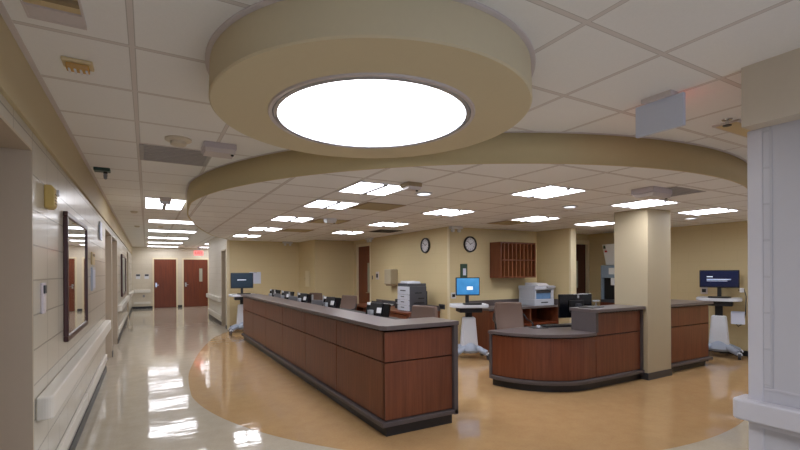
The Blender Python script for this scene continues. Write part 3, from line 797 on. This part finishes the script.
# ---------------------------------------------------------------- chairs
def make_chair(lab, loc, rz):
    """seat faces local +y"""
    t = thing('office_chair', lab, 'chair', loc, rz, 'taupe office chairs behind the desks')
    def fn(u, v):
        x = (u-.5)*.51; z = .50 + v*.50
        w = 1 - .10*max(0, v-.6)/.4
        y = -.24 - .11*(v) + .05*(2*(u-.5))**2 - .03*math.sin(v*PI)
        return (x*w, y, z)
    b = MB(); b.slab(fn, 8, 8, .065); o = b.obj('backrest', 'taupe', t, smooth=True, bevel=.02, seg=3)
    b = MB()
    def fs(u, v): return ((u-.5)*.52, -.22 + v*.5, .46 - .03*(2*(v-.5))**4 + .015*(2*(u-.5))**2)
    b.slab(fs, 8, 8, .075); b.obj('seat', 'taupe', t, smooth=True, bevel=.02, seg=3)
    for s in (-1, 1):
        b = MB(); b.tube([(s*.22, .1, .42), (s*.31, .1, .45), (s*.315, .08, .66), (s*.315, -.02, .69), (s*.30, -.18, .70), (s*.26, -.29, .80)], .014, 8); b.obj('armrest', 'black', t, smooth=True)
    b = MB(); b.cyl((0, .02, .12), .03, .32, n=16); b.cyl((0, .02, .40), .11, .025, n=16); b.obj('gas_lift', 'black', t)
    b = MB(); b.tube([(0, -.12, .42), (0, -.25, .44), (0, -.30, .62)], .022, 8); b.obj('back_bracket', 'black', t)
    for k in range(5):
        a = 2*PI*k/5 + .3; c, s = math.cos(a), math.sin(a)
        b = MB(); b.tube([(.02*c, .02+.02*s, .13), (.16*c, .02+.16*s, .11), (.29*c, .02+.29*s, .075)], .022, 8, .014); l = b.obj('leg', 'black', t, smooth=True)
        b = MB(); b.cyl((.29*c-.012*s, .02+.29*s+.012*c, .03), .03, .024, 'x', 14); b.cyl((.29*c, .02+.29*s, .03), .008, .045, n=8); b.obj('caster', 'black', l)
    return t
ch0 = make_chair('taupe chair behind the curved desk, in front of the mail slots', (5.55, 5.5, 0), math.radians(150))
dup(ch0, (3.69, 5.78, 0), math.radians(112), 'taupe chair back just behind the near end of the long desk')
dup(ch0, (3.95, 9.35, 0), math.radians(112), 'taupe chair midway along the long desk, in front of the station door')
dup(ch0, (3.7, 11.0, 0), math.radians(112), 'small taupe chair farthest along the long desk')

# ---------------------------------------------------------------- monitors on the long desk
def make_station(lab, loc, rz):
    """monitor: screen faces local +y, back toward -y"""
    t = thing('computer_monitor', lab, 'monitor', loc, rz, 'monitors along the long desk')
    rot = Euler((math.radians(-14), 0, 0)).to_matrix()
    b = MB(); b.box(-.2, .2, -.02, .02, -.16, .16, rot, (0, 0, .25)); p = b.obj('panel', 'blackgloss', t, bevel=.006)
    b = MB(); b.box(-.185, .185, .02, .023, -.145, .145, rot, (0, 0, .25)); b.obj('screen', 'screen_teal', p)
    b = MB(); b.box(-.12, .09, -.038, -.018, .02, .165, rot, (0, 0, .25)); b.obj('back_cover', 'black', p, bevel=.008)
    b = MB(); b.box(-.19, .05, -.03, -.018, .13, .165, rot, (0, 0, .25)); b.box(.02, .1, -.045, -.036, .03, .1, rot, (0, 0, .25)); b.obj('back_trim', 'white', p, bevel=.004)
    b = MB(); b.box(-.055, .0, -.12, -.06, .01, .33); b.obj('stand_post', 'silver', t, bevel=.006)
    b = MB(); b.box(-.13, .13, -.15, .1, 0, .014); b.obj('stand_base', 'dark', t, bevel=.005)
    return t
zs = WT
words_ = ['nearest the desk end', 'second from the desk end', 'in the middle of the row', 'fourth along the counter', 'farthest along the counter']
mons = [(2.62, 4.98), (2.62, 6.58), (2.62, 7.96), (2.62, 9.1), (2.62, 10.15)]
m0 = make_station('black monitor back on the long desk, ' + words_[0], (*mons[0], zs), math.radians(-72))
for k in range(1, 5): dup(m0, (*mons[k], zs), math.radians(-72), 'black monitor back on the long desk, ' + words_[k])
# paper trays left of each monitor
def make_tray(lab, loc, rz):
    t = thing('paper_stand', lab, 'paper stand', loc, rz, 'pale paper stands along the long desk')
    rot = Euler((math.radians(12), 0, 0)).to_matrix()
    b = MB(); b.box(-.15, .15, -.006, .006, -.16, .16, rot, (0, 0, .19)); b.obj('board', 'midgrey', t)
    b = MB(); b.box(-.15, .15, -.05, .07, 0, .03); b.obj('base', 'silver', t, bevel=.004)
    for s in (-1, 1):
        b = MB(); b.box(s*.16-.012, s*.16+.012, -.02, .0, .02, .43); b.obj('post', 'silver', t)
    return t
tr0 = make_tray('grey paper stand left of the second long desk monitor', (2.56, mons[1][1]+.42, zs), math.radians(-75))
for k, d in ((2, 'third'), (3, 'fourth')): dup(tr0, (2.56, mons[k][1]+.42, zs), math.radians(-75), 'grey paper stand left of the %s long desk monitor' % d)
# ---------------------------------------------------------------- curved desk items
t = thing('computer_monitor', 'large black monitor standing on the curved desk', 'monitor', (5.6, 4.3, .745), math.radians(-14))
b = MB(); b.box(-.28, .28, -.022, .022, .12, .47); p = b.obj('panel', 'blackgloss', t, bevel=.008)
b = MB(); b.box(-.265, .265, .0215, .025, .135, .455); b.obj('screen', 'screen_teal', p)
b = MB(); b.box(-.12, .12, -.05, -.02, .2, .38); b.obj('back_cover', 'black', p, bevel=.01)
b = MB(); b.box(.02, .05, -.024, -.021, .41, .45); b.obj('emblem', 'silver', p)
b = MB(); b.box(-.04, .04, -.10, -.045, .01, .33); b.obj('stand_post', 'dark', t, bevel=.006)
b = MB(); b.cyl((0, -.02, 0), .14, .016, n=32); b.obj('stand_base', 'dark', t)
t = thing('keyboard', 'black keyboard lying on the curved desk before the monitor', 'keyboard', (5.28, 4.36, .745), math.radians(165))
b = MB(); b.box(-.23, .23, -.085, .085, 0, .022); b.obj('body', 'black', t, bevel=.005)
b = MB()
for r in range(5):
    for c in range(14): b.box(-.205+c*.0295, -.18+c*.0295, -.065+r*.027, -.043+r*.027, .022, .027)
b.obj('keys', 'black', t)
t = thing('computer_mouse', 'dark mouse on its pad on the curved desk', 'mouse', (4.92, 4.38, .75), math.radians(160))
b = MB(); b.lathe([(0, .036), (.018, .034), (.030, .022), (.034, 0), (0, 0)], n=24); o = b.obj('body', 'midgrey', t, smooth=True); o.scale = (.9, 1.6, 1)
t = thing('mouse_pad', 'thin black mouse pad under the mouse on the curved desk', 'mouse pad', (4.93, 4.4, .745), math.radians(160)); b = MB(); b.box(-.11, .11, -.09, .09, 0, .004); b.obj('pad', 'black', t)
t = thing('clipboard', 'flat black tray on the raised counter left of the column', 'tray', (5.42, 3.9, CT), math.radians(10)); b = MB(); b.box(-.17, .17, -.1, .1, 0, .012); b.obj('board', 'black', t, bevel=.004)
b = MB(); b.box(-.04, .04, .07, .1, .012, .022); b.obj('clip', 'chrome', t)
t = thing('stand_back', 'small silver piece by the black tray, for the reflecting back of the monitor stand', 'stand', (5.66, 4.0, CT), 0)  # reflecting back of the monitor stand, made as a separate piece
b = MB(); b.lathe([(0, 0), (.05, 0), (.05, .008), (.012, .014), (.012, .07), (0, .07)], n=20); b.obj('base', 'chrome', t, smooth=True)
b = MB(); b.box(-.07, .07, -.012, .012, .065, .09); b.obj('holder', 'silver', t, bevel=.004)

# ---------------------------------------------------------------- back counter under the mail slots
CB = .84
t = thing('back_counter', 'cherry wood counter with open cubbies under the mail slots', 'cabinet', (5.74, 6.3, 0))
L_ = 7.68 - 5.74
b = MB(); b.box(0, .03, 0, .58, 0, CB-.04); b.obj('side_panel', 'wood', t)
b = MB(); b.box(L_-.03, L_, 0, .58, 0, CB-.04); b.obj('side_panel', 'wood', t)
b = MB(); b.box(.42, .45, .005, .58, .05, CB-.04); b.obj('divider', 'wood', t); b = MB(); b.box(1.1, 1.13, .005, .58, .05, CB-.04); b.obj('divider', 'wood', t)
b = MB(); b.box(.03, L_-.03, .55, .58, .05, CB-.04); b.obj('back_panel', 'wood_in', t)
b = MB(); b.box(.45, L_-.03, .01, .55, .46, .485); b.obj('shelf', 'wood_in', t)
b = MB(); b.box(.03, L_-.03, .01, .55, .05, .08); b.obj('bottom_shelf', 'wood_in', t)
b = MB(); b.box(.034, .416, -.004, .02, .1, CB-.06); d = b.obj('door', 'wood', t); b = MB(); b.box(.36, .375, -.03, -.004, .5, .62); b.obj('handle', 'chrome', d)
b = MB(); b.box(.03, L_-.03, .04, .5, 0, .05); b.obj('toe_kick', 'black_base', t)
b = MB(); b.box(-.03, L_+.015, -.03, .585, CB-.04, CB); b.obj('countertop', 'counter', t, bevel=.004)
b = MB(); b.box(-.03, L_+.015, .566, .585, CB, CB+.12); b.box(L_-.005, L_+.015, 0, .566, CB, CB+.12); b.obj('backsplash', 'counter', t)

# mail sorter
t = thing('mail_sorter', 'cherry wood mail slot cabinet on the back wall', 'cabinet', (6.3, 6.89, 1.42))
Wm, Hm, Dm = 1.12, .74, .32
Wm = 1.0
b = MB()
b.box(0, .025, -Dm, 0, 0, Hm); b.box(Wm-.025, Wm, -Dm, 0, 0, Hm); b.box(.025, Wm-.025, -Dm, 0, 0, .025); b.box(.025, Wm-.025, -Dm, 0, Hm-.025, Hm)
b.obj('case', 'wood', t)
b = MB(); b.box(.025, Wm-.025, -.02, -.005, .025, Hm-.025); b.obj('back_panel', 'wood_in', t)
b = MB(); b.box(.025, Wm-.025, -Dm+.005, -.02, Hm*.5-.012, Hm*.5+.012); b.obj('shelf', 'wood', t)
for k in range(1, 9):
    x = Wm*k/9; b = MB()
    b.box(x-.009, x+.009, -Dm+.008, -.02, .025, Hm*.5-.012); b.box(x-.009, x+.009, -Dm+.008, -.02, Hm*.5+.012, Hm-.025); b.obj('divider', 'wood_edge', t)

# printer on the counter
t = thing('printer', 'grey-white laser printer with a blue front tray on the back counter', 'printer', (7.3, 6.56, CB), 0)
b = MB(); b.box(-.29, .29, -.22, .22, 0, .13); b.obj('paper_drawer', 'printer', t, bevel=.008)
b = MB(); b.box(-.28, .28, -.08, .22, .13, .33); b.box(-.28, -.24, -.22, -.08, .13, .33); b.box(.2, .28, -.22, -.08, .13, .33); b.obj('body', 'printer', t, bevel=.008)
b = MB(); b.box(-.24, .2, -.20, -.075, .135, .26); b.obj('front_tray', 'printer_blue', t, bevel=.006)
b = MB(); b.box(-.25, .2, -.215, -.08, .262, .30); b.obj('output_slot', 'dark', t)
b = MB(); b.box(-.3, .3, -.23, .22, .325, .41); b.obj('scanner', 'printer', t, bevel=.012)
b = MB(); b.prism_axis([(-.18, .41), (.2, .41), (.2, .47), (-.1, .46)], -.13, .2, 'x'); b.obj('document_feeder', 'white', t, bevel=.012)
b = MB(); b.box(.05, .29, -.26, -.2, .36, .40); b.obj('control_panel', 'midgrey', t, bevel=.004)
b = MB(); b.box(-.1, .1, -.224, -.218, .05, .075); b.obj('drawer_grip', 'dark', t)

# clocks
def make_clock(lab, loc, facing):
    t = thing('wall_clock', lab, 'clock', loc, FACE[facing], 'round wall clocks')
    r = .155
    b = MB(); b.cyl((0, 0, 0), r-.012, .02, 'y', 48); b.obj('dial', 'clockface', t)
    b = MB(); m = MB()
    b.lathe([(r-.022, .005), (r-.022, .035), (r-.01, .045), (r+.004, .04), (r+.008, .005)], n=48, close=True)
    for v in b.bm.verts: v.co = Vector((v.co.x, v.co.z, -v.co.y))
    b.obj('rim', 'black', t, smooth=True)
    for k in range(12):
        me = text_mesh(str(k or 12), .045, .0006); a = 2*PI*k/12
        me.transform(Matrix.Translation((-(r-.05)*math.sin(a), .022, (r-.05)*math.cos(a))) @ Matrix.Rotation(PI, 4, 'Z') @ Matrix.Rotation(PI/2, 4, 'X'))
        me.materials.append(M['black']); o = bpy.data.objects.new('numeral', me); COL.objects.link(o); o.parent = t
    for nm, L2, a, w in (('hour_hand', .065, math.radians(-65), .005), ('minute_hand', .095, math.radians(50), .0035)):
        b = MB(); b.box(-w, w, .0235, .026, -.012, L2, Matrix.Rotation(a, 3, 'Y')); b.obj(nm, 'black', t)
    return t
make_clock('black rimmed clock on the copier wall, left of the corner', (XW, 7.66, 2.115), '-x')
make_clock('black rimmed clock on the back wall above the blue screen', (5.77, 6.9, 2.11), '-y')
t = thing('framed_notice', 'small dark green framed notice above the blue screen cart', 'notice', (5.61, 6.9, 1.42), FACE['-y'])
b = MB(); b.box(-.085, .085, 0, .02, 0, .29); b.obj('frame', 'green', t, bevel=.004); b = MB(); b.box(-.045, .03, .019, .023, .06, .2); b.obj('card', 'paleblue', t)
def plate(name, lab, loc, facing, w, h, m, m2, cat='switch'):
    t = thing(name, lab, cat, loc, FACE[facing]); b = MB(); b.box(-w/2, w/2, 0, .008, 0, h); b.obj('plate', m, t, bevel=.002)
    b = MB(); b.box(-w*.28, w*.28, .007, .016, h*.25, h*.75); b.obj('toggle', m2, t)
plate('wall_outlet', 'outlet with black plug left of the blue screen cart', (5.35, 6.9, 1.02), '-y', .12, .12, 'white', 'black', 'outlet')
plate('light_switch', 'pale switch plate right of the station door, with dark top', (XW, 9.88, 1.36), '-x', .16, .2, 'lilac_light', 'dark')
plate('light_switch', 'narrow dark switch plate next to the station door frame', (XW, 10.14, 1.31), '-x', .07, .2, 'beige', 'dark')
plate('wall_outlet', 'outlet above the right computer cart tray', (XE, 4.4, 1.1), '-x', .12, .13, 'lilac_light', 'black', 'outlet')
plate('wall_outlet', 'dark outlet on the copier wall right of the copier', (XW, 7.1, .8), '-x', .2, .1, 'dark', 'black', 'outlet')
t = thing('towel_dispenser', 'beige paper towel dispenser on the copier wall', 'dispenser', (XW, 9.0, 1.22), FACE['-x'])
b = MB(); b.box(-.16, .16, 0, .2, .04, .40); b.obj('cover', 'dispenser', t, bevel=.02, seg=3); b = MB(); b.box(-.14, .14, .02, .16, 0, .045); b.obj('outlet_slot', 'tanpanel', t)
t = thing('access_panel', 'small tan access panel on the short far wall', 'panel', (4.005, 11.85, 1.15), FACE['-x']); b = MB(); b.box(-.2, .2, 0, .012, 0, .45); b.obj('cover', 'cream_frame', t)
b = MB(); b.box(.15, .17, .011, .02, .2, .25); b.obj('latch', 'chrome', t)
t = thing('notice_board', 'pale blue sheet on the far station wall beside the cart screen', 'notice', (2.68, YB-.03, 1.24), FACE['-y']); b = MB(); b.box(-.16, .16, 0, .012, 0, .33); b.obj('board', 'paleblue', t, bevel=.003)
b = MB(); b.box(-.05, .05, .011, .025, .3, .33); b.obj('clip', 'silver', t)

# ---------------------------------------------------------------- copier wall desk and machines
t = thing('side_desk', 'cherry wood desk along the copier wall', 'desk', (4.42, 7.15, 0))
b = MB(); b.box(0, .79, 0, 2.75, .72, .76); b.obj('worktop', 'wood', t, bevel=.004)
b = MB(); b.box(.77, .79, 0, 2.75, .76, .86); b.obj('backsplash', 'counter', t)
for y in (0, 1.0, 2.0, 2.72):
    b = MB(); b.box(.04, .78, y, y+.03, 0, .72); b.obj('side_panel', 'wood', t)
b = MB(); b.box(.02, .05, .04, .98, .5, .70); d = b.obj('drawer', 'wood', t); b = MB(); b.box(0, .02, .45, .57, .59, .61); b.obj('handle', 'chrome', d)
t = thing('copier', 'tall white and dark grey copier on the side desk', 'copier', (4.58, 7.3, .76))
b = MB(); b.box(.0, .40, .0, .42, .0, .50); b.obj('body', 'copier_dark', t, bevel=.006)
b = MB(); b.box(-.035, .0, .0, .42, .34, .50); b.obj('front_panel', 'copier_white', t, bevel=.004)
for k in range(3):
    b = MB(); b.box(-.04, .0, .004, .416, .015+k*.108, .115+k*.108); d = b.obj('paper_drawer', 'copier_white', t, bevel=.004)
    b = MB(); b.box(-.048, -.038, .15, .27, .075+k*.108, .09+k*.108); b.obj('grip', 'dark', d)
b = MB(); b.box(-.03, .40, .01, .42, .50, .56); b.obj('scanner', 'copier_dark', t, bevel=.008)
b = MB(); b.prism_axis([(.05, .56), (.35, .56), (.32, .61), (.08, .6)], -.02, .3, 'x'); b.obj('document_feeder', 'copier_white', t, bevel=.01)
b = MB(); b.box(-.044, -.034, .1, .3, .41, .43); b.obj('slot', 'dark', t)
for z, x0, x1 in ((.36, .12, .28), (.25, .2, .34), (.16, .1, .34), (.07, .12, .3)):
    b = MB(); b.box(x0, x1, -.006, .002, z, z+.022); b.obj('side_vent', 'black', t)
b = MB(); b.box(.40, .44, .03, .1, .04, .4); b.obj('side_cover', 'black', t)
t = thing('desk_tray', 'dark paper tray on the side desk left of the copier', 'tray', (4.92, 9.05, .76)); b = MB(); b.box(-.15, .15, -.3, .3, 0, .015); b.box(-.15, -.14, -.3, .3, .015, .1); b.box(.14, .15, -.3, .3, .015, .1); b.obj('tray', 'dark', t)
b = MB(); b.box(-.13, .13, -.28, .28, .015, .04); b.obj('paper_stack', 'paper', t)
t = thing('label_printer', 'small black box on the side desk against the copier', 'printer', (4.9, 8.15, .76)); b = MB(); b.box(-.1, .1, -.12, .12, 0, .2); b.obj('body', 'black', t, bevel=.008); b = MB(); b.box(-.105, -.098, -.07, .07, .1, .13); b.obj('slot', 'midgrey', t)

# ---------------------------------------------------------------- alcove dispenser
t = thing('ice_dispenser', 'blue-grey drink dispenser against the wall left of the column', 'dispenser', (9.48, 5.93, 0), FACE['-x'])
b = MB(); b.box(-.34, .30, 0, .52, 0, .86); b.obj('cabinet', 'wood_in', t)
b = MB(); b.box(-.3, .26, 0, .42, .86, 1.68); b.box(.26, .30, 0, .5, .86, 1.68); b.box(-.34, -.3, 0, .5, .86, 1.68); b.box(-.3, .26, .42, .5, 1.4, 1.68); b.obj('housing', 'disp_grey', t, bevel=.01)
b = MB(); b.box(-.3, .26, .415, .425, .9, 1.4); b.obj('recess', 'black', t)
b = MB(); b.box(-.3, .26, .42, .56, .86, .92); b.obj('drip_tray', 'dark', t); b = MB(); b.box(-.06, .06, .42, .49, 1.24, 1.4); b.obj('spout', 'white', t)
b = MB(); b.box(-.2, .1, .5, .504, 1.48, 1.62); b.obj('label_sheet', 'paper', t)
t = thing('paper_box', 'white tilted supply box above the blue-grey dispenser', 'box', (9.48, 5.93, 1.69), FACE['-x'])
b = MB(); b.prism_axis([(0, 0), (.36, 0), (.5, .46), (0, .46)], -.3, .26, 'x'); b.obj('body', 'paper', t, bevel=.004)
b = MB(); b.box(.19, .23, .478, .50, .36, .43); b.obj('green_mark', 'green', t); b = MB(); b.box(.17, .21, .44, .476, .28, .32); b.obj('red_mark', 'red', t)

# ---------------------------------------------------------------- computer carts
def make_cart(lab, loc, rz, screen, w=.52, h=.33, glyph=None, basket=True, MZ=1.15, TW=.38, dz=0):
    """user side is local -y; screen faces -y"""
    t = thing('computer_cart', lab, 'computer cart', loc, rz, 'mobile computer carts')
    for k, a in enumerate((35, 145, 215, 325)):
        c, s = math.cos(math.radians(a)), math.sin(math.radians(a))
        b = MB(); b.tube([(.05*c, .05*s, .20), (.17*c, .17*s, .18), (.33*c, .33*s, .115)], .06, 10, .05); l = b.obj('leg', 'cart_blue', t, smooth=True)
        b = MB(); b.cyl((.36*c-.02, .36*s, .06), .06, .04, 'x', 18); b.obj('caster', 'dark', l)
        b = MB(); b.lathe([(.0, .12), (.03, .11), (.045, .075), (.0, .075)], (.36*c, .36*s, .01), n=16); b.obj('caster_hood', 'cart_white', l, smooth=True)
    b = MB(); b.lathe([(0, .30), (.10, .29), (.16, .23), (.18, .15), (.16, .11), (0, .10)], n=32); b.obj('base_hub', 'cart_blue', t, smooth=True)
    b = MB()
    P = [(-.15, -.11), (.15, -.11), (.15, .11), (-.15, .11)]; Q = [(-.11, -.07), (.11, -.07), (.11, .07), (-.11, .07)]
    va = [b.bm.verts.new((x, y, .18)) for x, y in P]; vb = [b.bm.verts.new((x, y, .74)) for x, y in Q]
    b.bm.faces.new(va[::-1]); b.bm.faces.new(vb)
    for i in range(4): b.bm.faces.new((va[i], va[(i+1) % 4], vb[(i+1) % 4], vb[i]))
    b.obj('column', 'cart_white', t, bevel=.03, seg=4)
    b = MB(); b.box(-.055, .055, -.03, .05, .74, .96+dz); b.obj('lift', 'black', t)
    b = MB(); b.box(-.2, .2, -.18, .16, .86+dz, .945+dz); b.obj('drawer_unit', 'black', t, bevel=.01)
    pts = []
    for k in range(32):
        a = 2*PI*k/32; c, s = math.cos(a), math.sin(a)
        pts.append((TW*math.copysign(abs(c)**.5, c), .25*math.copysign(abs(s)**.5, s)))
    b = MB(); b.prism(pts, .945+dz, 1.005+dz); b.obj('tray', 'cart_white', t, bevel=.012, seg=3)
    b = MB(); b.prism([(x*.5+.02, y*.34-.17) for x, y in pts], 1.005+dz, 1.03+dz); k_ = b.obj('keyboard', 'black', t, bevel=.004)
    b = MB(); b.box(-.03, .03, .09, .14, 1.0+dz, MZ+.2); b.obj('monitor_post', 'black', t, bevel=.005)
    b = MB(); b.box(-w/2, w/2, .05, .09, MZ, MZ+h); p = b.obj('monitor', 'black', t, bevel=.008)
    b = MB(); b.box(-w/2+.015, w/2-.015, -.0015, .0015, -h/2+.02, h/2-.015); s_ = b.obj('screen', screen, p); s_.location = (0, .0485, MZ+h/2)
    if glyph == 'lines':
        b = MB(); b.box(-.18, -.09, .0455, .0475, MZ+h*.60, MZ+h*.65); b.obj('screen_text', 'glyph', p)
        b = MB(); b.box(-.18, .17, .0455, .0475, MZ+h*.44, MZ+h*.50); b.box(-.18, .12, .0455, .0475, MZ+h*.37, MZ+h*.40); b.obj('screen_text', 'glyph_dim', p)
    if glyph == 'login':
        b = MB(); b.box(-.02, .09, .0455, .0475, MZ+h*.32, MZ+h*.5); b.obj('screen_text', 'glyph', p)
    if glyph == 'glow':
        b = MB(); b.box(-.12, .1, .0455, .0475, MZ+h*.52, MZ+h*.56); b.obj('screen_text', 'glyph_dim', p)
    if basket:
        b = MB(); b.box(.17, .36, -.02, .12, .60, .62); b.box(.17, .18, -.02, .12, .62, .82); b.box(.35, .36, -.02, .12, .62, .82); b.box(.18, .35, .11, .12, .62, .82); b.box(.18, .35, -.02, -.01, .62, .80); b.obj('basket', 'paleblue', t)
        b = MB(); b.tube([(w/2-.02, .06, 1.2), (w/2+.06, .04, 1.22), (w/2+.09, .02, 1.1), (w/2+.08, 0, .8), (w/2+.05, 0, .62), (w/2-.02, 0, .56), (w/2-.06, .02, .62)], .008, 6); b.obj('scanner_cable', 'cable', t, smooth=True)
        b = MB(); b.box(w/2, w/2+.06, .02, .06, 1.16, 1.24); b.obj('scanner', 'white', t, bevel=.008)
    return t
make_cart('white computer cart with bright blue login screen by the back wall', (5.09, 6.12, 0), math.radians(-25), 'screen_login', .44, .33, 'login', False, 1.12, .33, -.03)
make_cart('white computer cart with dark navy screen near the right wall', (9.1, 3.98, 0), math.radians(-70), 'screen_navy', .58, .32, 'lines', True, 1.24, .33, .06)
make_cart('white computer cart with dark teal screen at the far end of the long desk', (2.16, 11.55, 0), math.radians(-5), 'screen_teal', .56, .40, 'glow', False, 1.15, .33)

# ---------------------------------------------------------------- enclosure behind the viewer: unseen end left open to let soft daylight in
b = MB(); b.box(XL, XN, -4.2, -4.0, 2.5, ZC); b.box(XL, XN, -4.2, -4.0, 0, .2); struct(b.obj('wall_behind', 'glazed_r'), 'unseen end wall behind the viewer, around a wide opening left to let daylight in')
w = bpy.data.worlds.new('World'); SC.world = w; w.use_nodes = True
w.node_tree.nodes['Background'].inputs[0].default_value = lin('c4d4f4'); w.node_tree.nodes['Background'].inputs[1].default_value = 1.9

# ---------------------------------------------------------------- camera and view
cd = bpy.data.cameras.new('camera'); cam = bpy.data.objects.new('camera', cd); COL.objects.link(cam)
cam.location = (0, 0, H)
TH, RO = .50005, .004878
cam.rotation_mode = 'QUATERNION'
cam.rotation_quaternion = (Matrix.Rotation(-TH, 3, 'Z') @ Matrix.Rotation(PI/2, 3, 'X') @ Matrix.Rotation(-RO, 3, 'Z')).to_quaternion()
cd.sensor_width = 36; cd.lens = 433.28 / 800 * 36
cd.shift_x = (400 - 383.53) / 800; cd.shift_y = (271.75 - 225) / 800
cd.clip_start = .02; cd.clip_end = 100
SC.camera = cam
SC.view_settings.view_transform = 'Standard'; SC.view_settings.look = 'None'; SC.view_settings.gamma = 1; SC.view_settings.use_curve_mapping = False
SC.view_settings.exposure = 0.0
SC.cycles.max_bounces = 8; SC.cycles.diffuse_bounces = 6; SC.cycles.glossy_bounces = 4
SC.cycles.use_denoising = True; SC.cycles.sample_clamp_indirect = 4
